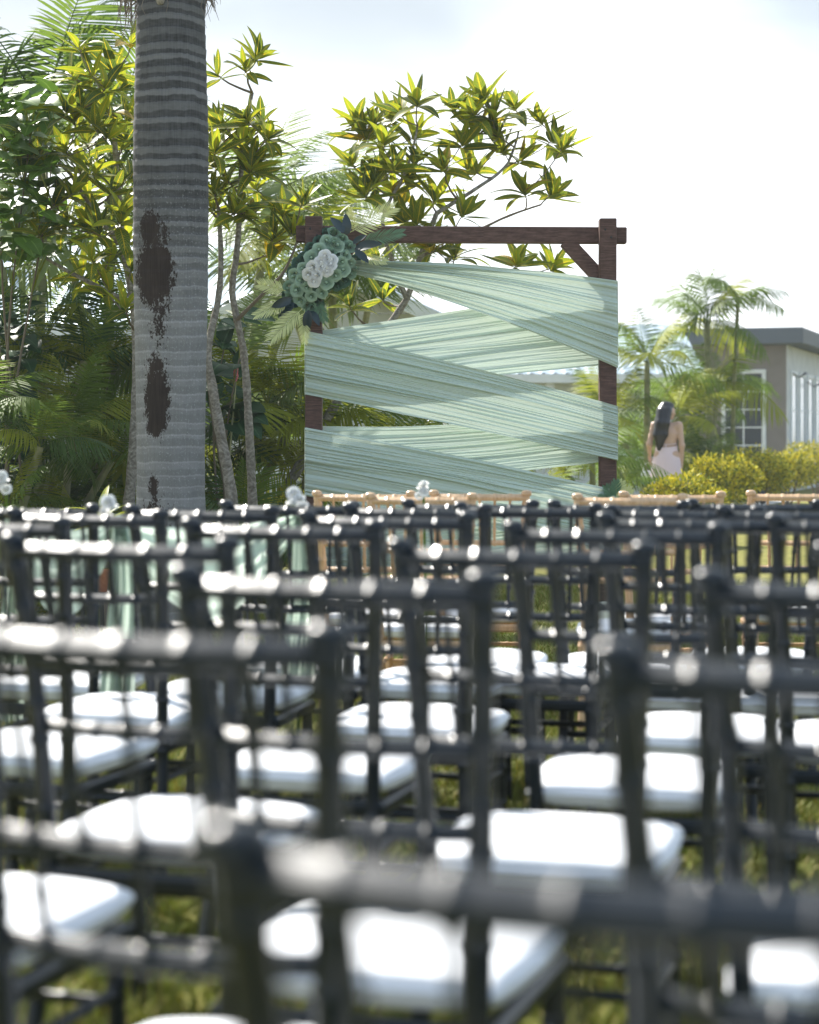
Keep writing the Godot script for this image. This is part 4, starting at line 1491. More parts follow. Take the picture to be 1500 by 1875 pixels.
	palm("areca_palm", "hazy feather palm right of the trunk behind the slender croton", on_ground(450, 17.5), [[0.2, 0.0, 3.35, 0.045], [0.5, 0.0, 2.8, 0.04]], 9, 1.3, ["palm_blue", "palm_yellow", "palm"], g1)
	palm("areca_palm", "pale feather palm behind the flower corner of the arch", on_ground(620, 19.0), [[-0.1, 0.0, 3.2, 0.045], [0.3, 0.0, 2.5, 0.04], [-0.5, 0.0, 2.6, 0.04]], 9, 1.3, ["palm_blue", "palm", "palm_blue"], g1)
	# cane stems and fronds in the shade on the left
	palm("areca_palm", "clump of green canes at the left behind the shaded broadleaf", on_ground(70, 14.0), [[0.05, 0.0, 1.9, 0.04], [0.35, 0.1, 1.75, 0.035], [-0.2, -0.1, 1.5, 0.03], [-0.35, 0.1, 1.1, 0.03]], 8, 0.95, ["palm", "palm_dark", "palm_dark", "palm_yellow"], g1)
	palm("areca_palm", "clump of leaning yellow canes left of the palm trunk", on_ground(150, 14.4), [[0.25, 0.0, 1.7, 0.04], [0.5, 0.0, 1.5, 0.035], [-0.1, 0.1, 1.35, 0.03], [0.1, 0.2, 0.8, 0.025]], 8, 0.9, ["palm_yellow", "palm", "palm", "palm_dark"], g1)
	palm("areca_palm", "low bright clump of feather leaves left beside the trunk", on_ground(215, 15.0), [[0.05, 0.0, 0.85, 0.03], [-0.3, 0.0, 0.6, 0.03], [0.2, 0.1, 1.2, 0.03]], 9, 0.95, ["palm_yellow", "palm_yellow", "palm"], g1)
	palm("areca_palm", "clump of feather leaves behind the two pale croton stems", on_ground(440, 15.0), [[0.0, 0.0, 1.1, 0.035], [0.4, 0.0, 1.3, 0.035], [-0.2, 0.1, 0.6, 0.03]], 9, 0.95, ["palm", "palm_dark", "palm_yellow"], g1)
	palm("areca_palm", "bright feather palm seen through the gaps left in the drape", on_ground(560, 14.6), [[0.0, 0.0, 0.9, 0.035], [0.3, 0.0, 1.25, 0.035], [0.7, 0.0, 0.8, 0.03]], 8, 0.9, ["palm_yellow", "palm", "palm_yellow"], g1)
	palm("areca_palm", "feather palm behind the middle of the drape", on_ground(760, 17.0), [[0.0, 0.0, 1.0, 0.035], [0.5, 0.0, 0.8, 0.035]], 8, 0.9, ["palm", "palm_yellow"], g1)
	palm("areca_palm", "dark low clump of feather leaves at the far left", on_ground(20, 13.6), [[0.0, 0.0, 0.55, 0.03], [0.3, 0.0, 0.4, 0.03]], 10, 0.8, ["palm_dark", "palm", "palm_dark"], g1)
	palm("areca_palm", "dark low clump of feather leaves under the leaning canes", on_ground(120, 13.4), [[0.0, 0.0, 0.35, 0.03], [0.35, 0.1, 0.3, 0.03]], 10, 0.75, ["palm", "palm_dark", "palm"], g1)
	palm("areca_palm", "low clump of feather leaves at the foot of the trunk's left side", on_ground(215, 13.2), [[0.0, 0.0, 0.3, 0.03], [-0.2, 0.1, 0.45, 0.03]], 9, 0.7, ["palm", "palm_yellow"], g1)
	palm("areca_palm", "low clump of feather leaves right of the trunk behind the stems", on_ground(405, 13.6), [[0.0, 0.0, 0.3, 0.03], [0.2, 0.1, 0.5, 0.03]], 9, 0.7, ["palm_dark", "palm"], g1)
	palm("areca_palm", "low clump of grassy feather leaves beside the left arch post", on_ground(520, 13.8), [[0.0, 0.0, 0.3, 0.03], [0.25, 0.1, 0.35, 0.03]], 10, 0.7, ["palm_yellow", "palm"], g1)
	palm("areca_palm", "feather palm with leaves at mid height just right of the palm trunk", on_ground(405, 14.6), [[0.1, 0.0, 1.75, 0.035], [0.35, 0.1, 1.45, 0.03]], 9, 0.95, ["palm", "palm_yellow", "palm_blue"], g1)
	palm("areca_palm", "short bright palm in front of the bare stems at the left edge", on_ground(15, 12.2), [[0.0, 0.0, 0.75, 0.03], [0.2, 0.0, 1.15, 0.03], [-0.2, 0.0, 1.35, 0.03]], 9, 0.65, ["palm", "palm_dark", "palm_yellow"], g1)
	palm("areca_palm", "mid height palm between the leaning canes and the trunk", on_ground(110, 13.2), [[0.1, 0.0, 1.3, 0.03], [0.35, 0.0, 1.05, 0.03]], 9, 0.7, ["palm_yellow", "palm", "palm"], g1)
	# on the right
	var g2 := "palms on the right before the houses"
	palm("areca_palm", "bright yellow-green palm just right of the arch", on_ground(1185, 28.8), [[0.0, 0.0, 2.3, 0.05], [-0.6, 0.0, 1.5, 0.04], [0.5, -0.4, 1.5, 0.04]], 10, 1.25, ["palm_yellow", "palm_yellow", "palm"], g2)
	palm("areca_palm", "taller palm whose crown stands against the sky right of the arch", on_ground(1300, 30.5), [[-0.05, 0.0, 3.0, 0.055], [0.15, -0.2, 2.05, 0.05]], 12, 1.25, ["palm", "palm", "palm_yellow"], g2, -0.3, 1.3)
	palm("areca_palm", "thin palm with few fronds left of the grey building", on_ground(1340, 30.5), [[0.1, 0.0, 3.35, 0.035]], 6, 1.15, ["palm", "palm_dark"], g2, -0.35, 1.0)
	palm("areca_palm", "dense palm clump before the white lattice window", on_ground(1298, 31.5), [[0.12, 0.0, 1.9, 0.05], [-0.3, 0.2, 1.5, 0.05], [-0.1, 0.2, 1.0, 0.04]], 9, 0.85, ["palm", "palm_dark", "palm_yellow"], g2, -0.4, 1.2)
	palm("areca_palm", "low feather palm behind the woman", on_ground(1250, 30.0), [[0.0, 0.0, 0.9, 0.04], [0.35, 0.0, 0.7, 0.04], [-0.6, 0.0, 0.8, 0.04]], 10, 1.0, ["palm", "palm_yellow", "palm_dark"], g2)
	palm("areca_palm", "low leafy clump between the woman and the right arch post", on_ground(1142, 25.0), [[0.0, 0.0, 0.6, 0.04], [-0.25, 0.0, 0.9, 0.04]], 10, 0.62, ["palm", "palm_dark", "palm"], g2)
	palm("areca_palm", "feather palm behind the right arch post", on_ground(1085, 23.0), [[0.0, 0.0, 0.9, 0.04], [-0.5, 0.0, 1.0, 0.04]], 9, 1.0, ["palm", "palm_yellow"], g2)
	palm("areca_palm", "feather palm behind the lower right of the drape", on_ground(1000, 20.0), [[0.0, 0.0, 0.5, 0.04], [-0.4, 0.0, 0.4, 0.04]], 9, 0.8, ["palm", "palm_yellow"], g2)
	# small plants
	strap_plant("variegated strap-leaf plant low at the left edge", on_ground(30, 12.4), 26, 0.42, 0.03, "strap", 0.25)
	strap_plant("strap-leaf plant beside the potted plants on the left", on_ground(90, 12.6), 24, 0.40, 0.03, "strap", 0.12)
	strap_plant("pale yellow strap-leaf plant just left of the trunk's foot", on_ground(190, 11.9), 30, 0.26, 0.034, "croton_c", 0.62)
	strap_plant("strap-leaf plant on a bare stem right of the leaning canes", on_ground(236, 12.2), 18, 0.3, 0.028, "strap", 0.35)
	strap_plant("grassy tuft behind the right pale croton stem", on_ground(505, 13.4), 26, 0.5, 0.02, "palm_yellow", 0.0)
	strap_plant("grassy tuft left of the arch post at the yellow shrub", on_ground(545, 13.2), 24, 0.55, 0.02, "palm_yellow", 0.0)
	# pink ginger flower
	var gp := at(432, 700, 13.4)
	var gb := on_ground(415, 13.4)
	var gt := thing("ginger_flower", "pink torch flower on a thin stalk right of the palm trunk", "flower", gb)
	var b := MB.new()
	b.tube([Vector3.ZERO, (gp - gb) * 0.6 + Vector3(-0.03, 0, 0), gp - gb], [0.010, 0.008, 0.006], 6)
	part("stalk", b.mesh(), M.cane, gt)
	for k in 14:
		var az := k * 2.39996
		var y := k / 14.0 * 0.09
		var xf := Transform3D(facing(Vector3(cos(az) * 0.6, 0.9, sin(az) * 0.6)).scaled_local(Vector3.ONE * (0.055 - 0.2 * y * 0.5)), gp - gb + Vector3(0, y, 0))
		part("petal", oval_leaf(1.0, 0.55, -0.2, 0.3), M.pink, gt, xf)
	# trees farther back
	var gc := [Color(0.05, 0.085, 0.024), Color(0.07, 0.11, 0.03)]
	tree("dark leafy tree far behind the left palms", on_ground(-60, 26.0), 4.6, 3.6, gc, 4200)


# ------------------------------------------------------------------ buildings
func sheet_roof(a: Vector3, b: Vector3, c: Vector3, d: Vector3, n: int) -> ArrayMesh:
	# corrugated sheet: eave a-b, ridge d-c; ribs run from eave to ridge
	var m := MB.new()
	var nrm := (b - a).cross(d - a).normalized()
	if nrm.y < 0.0:
		nrm = -nrm
	for i in n * 4 + 1:
		var s := i / float(n * 4)
		var up := nrm * (0.022 * maxf(0.0, sin(TAU * i / 4.0)) + 0.004)
		m.vert(a.lerp(b, s) + up)
		m.vert(d.lerp(c, s) + up)
	for i in n * 4:
		m.quad(2 * i, 2 * i + 1, 2 * i + 3, 2 * i + 2)
	for q in [[a, b, c, d]]:
		m.poly([q[0], q[1], q[2], q[3]], (a + b + c + d) / 4 + nrm)
	return m.mesh()


func window(parent: Node3D, o: Vector3, w: float, h: float, cols: int, rows: int, bs: Basis, pane: Material, depth := 0.05) -> void:
	# o: centre of the wall's outer face; +z of bs looks out
	var f := MB.new()
	var e := 0.09
	f.box(o + bs * Vector3(-w / 2 + e / 2, 0, 0), Vector3(e, h, depth), bs, 0.006)
	f.box(o + bs * Vector3(w / 2 - e / 2, 0, 0), Vector3(e, h, depth), bs, 0.006)
	f.box(o + bs * Vector3(0, h / 2 - e / 2, 0), Vector3(w - 2 * e, e, depth), bs, 0.006)
	f.box(o + bs * Vector3(0, -h / 2 + e / 2, 0), Vector3(w - 2 * e, e, depth), bs, 0.006)
	var wi := part("window", f.mesh(), M.white_paint, parent)
	var iw := (w - 2 * e) / cols
	var ih := (h - 2 * e) / rows
	for i in range(1, cols):
		f = MB.new()
		f.box(o + bs * Vector3(-w / 2 + e + i * iw, 0, -0.004), Vector3(0.03, h - 2 * e, depth * 0.7), bs, 0.003)
		part("glazing_bar", f.mesh(), M.white_paint, wi)
	for j in range(1, rows):
		f = MB.new()
		f.box(o + bs * Vector3(0, -h / 2 + e + j * ih, -0.006), Vector3(w - 2 * e, 0.03, depth * 0.6), bs, 0.003)
		part("glazing_bar", f.mesh(), M.white_paint, wi)
	for i in cols:
		for j in rows:
			f = MB.new()
			f.box(o + bs * Vector3(-w / 2 + e + (i + 0.5) * iw, -h / 2 + e + (j + 0.5) * ih, -0.008), Vector3(iw - 0.022, ih - 0.022, 0.008), bs, 0.001)
			part("pane", f.mesh(), pane, wi)


func build_houses() -> void:
	# left house: long wall, corrugated roof, a gabled wing in front
	var gy := ground_y(-20)
	var o := Vector3(-3.5, gy, -23)
	var t := thing("pale_house", "pale boarded house with blue-grey metal roof behind the left palms", "house", o)
	var b := MB.new()
	b.box(Vector3(-3.6, gy + 1.23, -24.6) - o, Vector3(5.4, 2.46, 3.0), Basis(), 0.01)
	part("wall", b.mesh(), M.pale_wall, t)
	for k in 14:
		b = MB.new()
		b.box(Vector3(-3.6, gy + 0.12 + k * 0.17, -23.09) - o, Vector3(5.4, 0.15, 0.03), Basis(Vector3.RIGHT, -0.06), 0.004)
		part("siding_board", b.mesh(), M.pale_wall, t)
	var ea := gy + 2.5
	part("roof", sheet_roof(Vector3(-6.6, ea, -22.6) - o, Vector3(-1.05, ea, -22.6) - o, Vector3(-1.2, ea + 1.25, -26.2) - o, Vector3(-6.6, ea + 1.25, -26.2) - o, 30), M.roof_metal, t)
	b = MB.new()
	b.box(Vector3(-3.72, ea - 0.06, -22.63) - o, Vector3(5.75, 0.14, 0.03), Basis(), 0.004)
	part("fascia", b.mesh(), M.white_paint, t)
	window(t, Vector3(-2.6, gy + 1.4, -23.05) - o, 0.9, 1.0, 2, 3, Basis(), M.glass)
	window(t, Vector3(-4.6, gy + 1.4, -23.05) - o, 0.9, 1.0, 2, 3, Basis(), M.glass)
	# wing
	var wl := at(392, 0, 21.3).x
	var wr := at(800, 0, 21.3).x
	var wm := (wl + wr) / 2
	var low := at(0, 570, 21.0).y
	var high := at(0, 478, 21.0).y
	b = MB.new()
	b.box(Vector3(wm, (gy + low) / 2, -22.0) - o, Vector3(wr - wl - 0.2, low - gy, 1.4), Basis(), 0.01)
	part("wing_wall", b.mesh(), M.pale_wall, t)
	b = MB.new()
	var c := Vector3(wm, low, -22.0) - o
	b.poly([Vector3(wl + 0.1, low, -21.3) - o, Vector3(wr - 0.1, low, -21.3) - o, Vector3(wm, high - 0.06, -21.3) - o], c)
	part("gable", b.mesh(), M.pale_wall, t)
	for s in [[wl, -1.0], [wr, 1.0]]:
		var e0 := Vector3(s[0] + s[1] * 0.05, low - 0.03, -21.02)
		var e1 := Vector3(wm, high, -21.02)
		part("wing_roof", sheet_roof(e0 - o, e0 + Vector3(0, 0, -2.4) - o, e1 + Vector3(0, 0, -2.4) - o, e1 - o, 12), M.roof_metal, t)
		b = MB.new()
		var dir: Vector3 = (e1 - e0).normalized()
		b.box((e0 + e1) / 2 - o + Vector3(0, -0.07, 0.0), Vector3(e0.distance_to(e1), 0.15, 0.04), Basis(dir, Vector3.BACK.cross(dir), Vector3.BACK), 0.004)
		part("barge_board", b.mesh(), M.white_paint, t)
	window(t, Vector3(wl + 0.75, gy + 1.35, -21.28) - o, 0.8, 1.1, 2, 3, Basis(), M.glass)
	# right house, far back
	gy = ground_y(-36)
	o = Vector3(3.0, gy, -36)
	t = thing("white_house", "white house with pale blue metal roof beyond the yellow-green palm", "house", o)
	b = MB.new()
	b.box(Vector3(2.7, gy + 1.2, -38) - o, Vector3(4.5, 2.4, 3.4), Basis(), 0.01)
	part("wall", b.mesh(), M.white_paint, t)
	var e2 := gy + 2.35
	var rg := gy + 3.38
	var rx := at(1288, 0, 36).x
	part("roof", sheet_roof(Vector3(-0.2, e2, -35.6) - o, Vector3(rx, e2, -35.6) - o, Vector3(rx - 0.15, rg, -38) - o, Vector3(-0.2, rg, -38) - o, 26), M.roof_metal, t)
	part("roof", sheet_roof(Vector3(-0.2, e2, -40.4) - o, Vector3(rx, e2, -40.4) - o, Vector3(rx - 0.15, rg, -38) - o, Vector3(-0.2, rg, -38) - o, 26), M.roof_metal, t)
	b = MB.new()
	b.poly([Vector3(rx - 0.2, e2, -35.8) - o, Vector3(rx - 0.2, e2, -40.2) - o, Vector3(rx - 0.3, rg - 0.08, -38) - o], Vector3(0, e2, -38) - o)
	part("gable", b.mesh(), M.white_paint, t)
	b = MB.new()
	b.box(Vector3(2.5, e2 - 0.08, -35.58) - o, Vector3(5.6, 0.16, 0.03), Basis(), 0.004)
	part("fascia", b.mesh(), M.white_paint, t)
	for x in [0.5, 1.75, 2.55, 4.3]:
		b = MB.new()
		b.box(Vector3(x, gy + 1.15, -35.75) - o, Vector3(0.16, 2.3, 0.16), Basis(), 0.01)
		part("porch_post", b.mesh(), M.white_paint, t)
	for x in [1.1, 3.3]:
		window(t, Vector3(x, gy + 1.25, -36.28) - o, 0.9, 1.3, 2, 3, Basis(), M.glass)
	# flat roofed building at the right
	var d := 43.0
	gy = ground_y(-d)
	var cn := on_ground(1440, d)
	t = thing("grey_building", "taupe flat-roofed building with white lattice windows at the right", "building", cn, deg_to_rad(-19.0))
	# local: corner at the origin, front runs to -x and faces +z, side runs to -z and faces +x
	var top := (800.0 - 632.0) * d / F + EYE - gy
	b = MB.new()
	b.box(Vector3(-1.3, top / 2, -9.0), Vector3(2.6, top, 18.0), Basis(), 0.01)
	part("wall", b.mesh(), M.taupe, t)
	b = MB.new()
	b.box(Vector3(0.013, top / 2, -9.0), Vector3(0.03, top, 18.0), Basis(), 0.004)
	part("side_wall", b.mesh(), M.pale_wall, t)
	b = MB.new()
	b.box(Vector3(-1.15, top + 0.18, -8.8), Vector3(3.2, 0.36, 18.9), Basis(), 0.02)
	part("roof", b.mesh(), M.roof_grey, t)
	window(t, Vector3(-0.93, 1.42, 0.02), 0.98, 2.55, 2, 6, Basis(), M.glass)
	for z in [-0.85, -2.2, -3.6, -5.0, -6.6, -8.2]:
		window(t, Vector3(0.05, 1.42, z), 1.0, 2.5, 1, 3, Basis(Vector3.UP, PI / 2), M.curtain_glass)
	b = MB.new()
	for q in [[-0.4, 2.65], [-3.0, 2.5]]:
		b = MB.new()
		b.tube([Vector3(0.04, q[1], q[0]), Vector3(0.2, q[1] - 0.12, q[0] - 0.2), Vector3(0.3, q[1] - 0.02, q[0] - 0.5)], [0.012, 0.012, 0.03], 6)
		part("lamp_arm", b.mesh(), M.dark_metal, t)


# ------------------------------------------------------------------ small things on the lawn
func build_small_things() -> void:
	for q in [[1230, 24.0, "black garden spotlight on the grass before the second shrub"], [1395, 29.0, "black garden spotlight under the golden topped shrub"], [1488, 27.0, "black garden spotlight close to the right frame edge"]]:
		var base := on_ground(q[0], q[1])
		var t := thing("garden_lamp", q[2], "garden lamp", base, rr(-0.6, 0.6), "garden spotlights along the hedge")
		var b := MB.new()
		b.tube([Vector3.ZERO, Vector3(0, 0.26, 0)], [0.016, 0.016], 8)
		part("stake", b.mesh(), M.dark_metal, t)
		b = MB.new()
		b.lathe([Vector2(0.0, -0.09), Vector2(0.045, -0.08), Vector2(0.06, 0.06), Vector2(0.072, 0.08), Vector2(0.06, 0.082), Vector2(0.0, 0.05)], 16, Transform3D(Basis(Vector3.RIGHT, -0.6), Vector3(0, 0.31, 0)))
		part("lamp_head", b.mesh(), M.dark_metal, t)
		b = MB.new()
		b.lathe([Vector2(0.0, 0.02), Vector2(0.07, 0.016), Vector2(0.08, 0.0)], 14)
		part("foot", b.mesh(), M.dark_metal, t)
	# low slatted bench with two pots
	var d := 10.3
	var tb := on_ground(158, d)
	var top := at(158, 1083, d).y - tb.y
	var be := thing("slatted_bench", "low black slatted bench carrying two terracotta pots", "bench", tb)
	for k in 5:
		var b := MB.new()
		b.box(Vector3(0, top - 0.012, -0.10 + 0.05 * k), Vector3(0.34, 0.022, 0.04), Basis(), 0.004)
		part("slat", b.mesh(), M.dark_metal, be)
	for k in 7:
		var b := MB.new()
		b.box(Vector3(-0.15 + 0.05 * k, top - 0.10, 0.11), Vector3(0.022, 0.15, 0.014), Basis(), 0.003)
		part("front_slat", b.mesh(), M.dark_metal, be)
	for sx in [-1.0, 1.0]:
		for sz in [-1.0, 1.0]:
			var b := MB.new()
			b.box(Vector3(sx * 0.15, (top - 0.024) / 2, sz * 0.085), Vector3(0.03, top - 0.024, 0.03), Basis(), 0.004)
			part("leg", b.mesh(), M.dark_metal, be)
	for q in [[134.0, "terracotta pot with a spiky plant, left one on the black bench", 14, 0.16], [184.0, "terracotta pot with a yellow leafy plant, right one on the black bench", 24, 0.26]]:
		var pb := at(q[0], 1083, d)
		pb.y = tb.y + top
		var t := thing("potted_plant", q[1], "potted plant", pb, 0.0, "pots on the black bench")
		var b := MB.new()
		b.lathe([Vector2(0.0, 0.0), Vector2(0.034, 0.0), Vector2(0.044, 0.09), Vector2(0.049, 0.092), Vector2(0.05, 0.115), Vector2(0.043, 0.116), Vector2(0.040, 0.10), Vector2(0.0, 0.10)], 20)
		part("pot", b.mesh(), M.terracotta, t)
		var st := MB.new()
		var hh := 0.05 if q[2] == 14 else 0.32
		st.tube([Vector3(0, 0.1, 0), Vector3(0.01, 0.1 + hh, 0)], [0.009, 0.007], 6)
		part("stem", st.mesh(), M.twig, t)
		for k in q[2]:
			var az: float = k * 2.39996
			var el := rr(0.1, 1.3)
			var dir := Vector3(cos(az) * cos(el), sin(el), sin(az) * cos(el))
			part("leaf", oval_leaf(1.0, 0.16, 0.5, 0.2), M.croton_c if q[2] == 24 else M.strap, t, Transform3D(facing(dir).scaled_local(Vector3.ONE * q[3] * rr(0.7, 1.1)), Vector3(0, 0.1 + hh * rr(0.5, 1.0), 0)))
	# frosted candle vases
	for q in [[140.0, 8.6, 0.055, 0.135, "squat frosted glass candle vase on the lawn at the left"], [1106.0, 9.2, 0.034, 0.40, "tall slim frosted glass vase on the lawn among the wooden chairs"]]:
		var vb := on_ground(q[0], q[1])
		var r: float = q[2]
		var h: float = q[3]
		var t := thing("frosted_vase", q[4], "vase", vb)
		var b := MB.new()
		b.lathe([Vector2(0.0, 0.0), Vector2(r * 0.75, 0.0), Vector2(r * 0.95, h * 0.25), Vector2(r, h * 0.5), Vector2(r * 0.85, h * 0.85), Vector2(r * 0.72, h), Vector2(r * 0.66, h), Vector2(r * 0.78, h * 0.84), Vector2(r * 0.9, h * 0.5), Vector2(r * 0.68, h * 0.03), Vector2(0.0, h * 0.03)], 24)
		part("glass", b.mesh(), M.frosted, t)
		b = MB.new()
		b.lathe([Vector2(0.0, h * 0.04), Vector2(r * 0.45, h * 0.04), Vector2(r * 0.45, h * 0.6), Vector2(0.0, h * 0.62)], 14)
		part("candle", b.mesh(), M.petal, t)
	var gt := on_ground(1113, 9.0)
	strap_plant("small green sprig beside the slim frosted vase", gt, 18, 0.22, 0.018, "grey_frond", 0.05)
	# aisle decoration: sheer cloth tied to chair posts, with a white bloom on each tie
	var ties := [[20.0, 950.0, 6.4, 0.66, "left"], [218.0, 955.0, 5.6, 0.58, "middle"], [550.0, 940.0, 6.0, 0.55, "right"]]
	var words := {"left": "at the left frame edge", "middle": "in front of the trunk", "right": "beside the left arch post"}
	for q in ties:
		var p := at(q[0], q[1], q[2])
		var t := thing("sash_tail", "sheer sage cloth tail hanging straight down %s" % words[q[4]], "sash", p, 0.0, "sheer sage cloth along the aisle")
		var b := MB.new()
		var le: float = q[3]
		for j in 25:
			var v := j / 24.0
			var wd := lerpf(0.018, 0.055, pow(v, 0.6))
			for i in 33:
				var u := i / 16.0 - 1.0
				b.vert(Vector3(u * wd + 0.01 * sin(v * 5.0), -v * le, 0.016 * sin(u * 9.0 + v * 2.0) * (0.4 + v) + 0.012 * cos(u * 21.0)))
		for j in 24:
			for i in 32:
				var k := j * 33 + i
				b.quad(k, k + 1, k + 34, k + 33)
		part("cloth", b.mesh(), M.sheer, t)
		b = MB.new()
		b.lathe([Vector2(0.004, -0.02), Vector2(0.024, -0.012), Vector2(0.028, 0.0), Vector2(0.024, 0.012), Vector2(0.004, 0.02)], 12)
		part("knot", b.mesh(), M.sheer, t)
	var bl := [[8.0, 893.0, 6.4, "white bloom at the left frame edge, above the sage cloth"], [202.0, 942.0, 5.6, "white bloom on the cloth knot in front of the potted plants"], [543.0, 926.0, 6.0, "white bloom beside the left foot of the arch"], [776.0, 905.0, 7.0, "white bud standing below the middle of the drape"]]
	var rm := rose_mesh(9)
	for q in bl:
		var p := at(q[0], q[1], q[2])
		var t := thing("white_bloom", q[3], "flower", p, 0.0, "white blooms along the aisle")
		for k in 4:
			var s := rr(0.015, 0.020)
			part("blossom", rm, M.petal, t, Transform3D((Basis(Vector3.RIGHT, rr(0.2, 1.4)) * Basis(Vector3.UP, rr(0, 6))).scaled_local(Vector3.ONE * s), Vector3(rr(-0.022, 0.022), k * 0.014 - 0.005, rr(-0.015, 0.02))))
		var b := MB.new()
		var gy := ground_y(p.z) - p.y
		b.tube([Vector3(0, 0, -0.03), Vector3(0.01, gy * 0.5, -0.03), Vector3(0, gy, -0.03)], [0.005, 0.006, 0.007], 6)
		part("stem", b.mesh(), M.palm, t)
	# swags between the ties
	for q in [[0, 1, "left swag of sheer sage cloth, between the two left tails"], [1, 2, "right swag of sheer sage cloth, from the trunk to the arch post"]]:
		var a: Array = ties[q[0]]
		var c: Array = ties[q[1]]
		var p0 := at(a[0], a[1], a[2])
		var p1 := at(c[0], c[1], c[2])
		var t := thing("sash_swag", q[2], "sash", p0, 0.0, "sheer sage cloth along the aisle")
		var b := MB.new()
		var n := 48
		for i in n + 1:
			var u := i / float(n)
			var sag := 0.10 * sin(PI * u)
			var wd := lerpf(0.035, 0.20, sin(PI * u))
			for j in 41:
				var v := j / 40.0
				var p := p0.lerp(p1, u) - p0
				p.y += -sag * (0.3 + 0.7 * v) - wd * v
				p.z += 0.014 * sin(v * 26.0 + u * 2.5) + 0.04 * sin(PI * u) * sin(v * 3.0)
				b.vert(p)
		for i in n:
			for j in 40:
				var k := i * 41 + j
				b.quad(k, k + 1, k + 42, k + 41)
		part("cloth", b.mesh(), M.sheer, t)


# ------------------------------------------------------------------ the woman
func nets(b: MB, bones: Array, cell: float, k: float) -> void:
	# bones: [a, b, ra, rb]; smooth union meshed by surface nets
	var lo := Vector3.INF
	var hi := -Vector3.INF
	for q in bones:
		for e in [[q[0], q[2]], [q[1], q[3]]]:
			lo = lo.min(e[0] - Vector3.ONE * (e[1] + 3 * cell))
			hi = hi.max(e[0] + Vector3.ONE * (e[1] + 3 * cell))
	var nx := int(ceil((hi.x - lo.x) / cell)) + 1
	var ny := int(ceil((hi.y - lo.y) / cell)) + 1
	var nz := int(ceil((hi.z - lo.z) / cell)) + 1
	var f := PackedFloat32Array()
	f.resize(nx * ny * nz)
	f.fill(1.0)
	for q in bones:
		var a: Vector3 = q[0]
		var ab: Vector3 = q[1] - a
		var l2 := maxf(ab.length_squared(), 1e-9)
		var pad: float = maxf(q[2], q[3]) + k + 2.0 * cell
		var s0: Vector3 = ((a.min(q[1]) - Vector3.ONE * pad - lo) / cell).floor().max(Vector3.ZERO)
		var s1: Vector3 = ((a.max(q[1]) + Vector3.ONE * pad - lo) / cell).ceil()
		for z in range(int(s0.z), mini(int(s1.z) + 1, nz)):
			for y in range(int(s0.y), mini(int(s1.y) + 1, ny)):
				for x in range(int(s0.x), mini(int(s1.x) + 1, nx)):
					var p := lo + Vector3(x, y, z) * cell
					var t := clampf((p - a).dot(ab) / l2, 0.0, 1.0)
					var dd: float = (p - a - ab * t).length() - lerpf(q[2], q[3], t)
					var id := (z * ny + y) * nx + x
					var o := f[id]
					var h := maxf(k - absf(o - dd), 0.0) / k
					f[id] = minf(o, dd) - h * h * k * 0.25
	var cellv := {}
	var sx := 1
	var sy := nx
	var sz := nx * ny
	var corner := [0, sx, sy, sx + sy, sz, sx + sz, sy + sz, sx + sy + sz]
	var cp := [Vector3(0, 0, 0), Vector3(1, 0, 0), Vector3(0, 1, 0), Vector3(1, 1, 0), Vector3(0, 0, 1), Vector3(1, 0, 1), Vector3(0, 1, 1), Vector3(1, 1, 1)]
	var edges := [[0, 1], [2, 3], [4, 5], [6, 7], [0, 2], [1, 3], [4, 6], [5, 7], [0, 4], [1, 5], [2, 6], [3, 7]]
	for z in nz - 1:
		for y in ny - 1:
			for x in nx - 1:
				var id := (z * ny + y) * nx + x
				var inside := 0
				for c in 8:
					if f[id + corner[c]] < 0.0:
						inside += 1
				if inside == 0 or inside == 8:
					continue
				var sum := Vector3.ZERO
				var cnt := 0
				for e in edges:
					var u := f[id + corner[e[0]]]
					var w := f[id + corner[e[1]]]
					if (u < 0.0) != (w < 0.0):
						sum += (cp[e[0]] as Vector3).lerp(cp[e[1]], u / (u - w))
						cnt += 1
				cellv[id] = b.vert(lo + (Vector3(x, y, z) + sum / cnt) * cell)
	for id in cellv:
		var x: int = id % nx
		var y: int = (id / nx) % ny
		var z: int = id / sz
		var o := f[id] < 0.0
		if x > 0 and y > 0 and z > 0:
			for q in [[sx, sy, sz], [sy, sz, sx], [sz, sx, sy]]:
				if o != (f[id + q[0]] < 0.0):
					var v: Array = [cellv.get(id, -1), cellv.get(id - q[1], -1), cellv.get(id - q[1] - q[2], -1), cellv.get(id - q[2], -1)]
					if v.min() >= 0:
						if o:
							b.quad(v[0], v[3], v[2], v[1])
						else:
							b.quad(v[0], v[1], v[2], v[3])


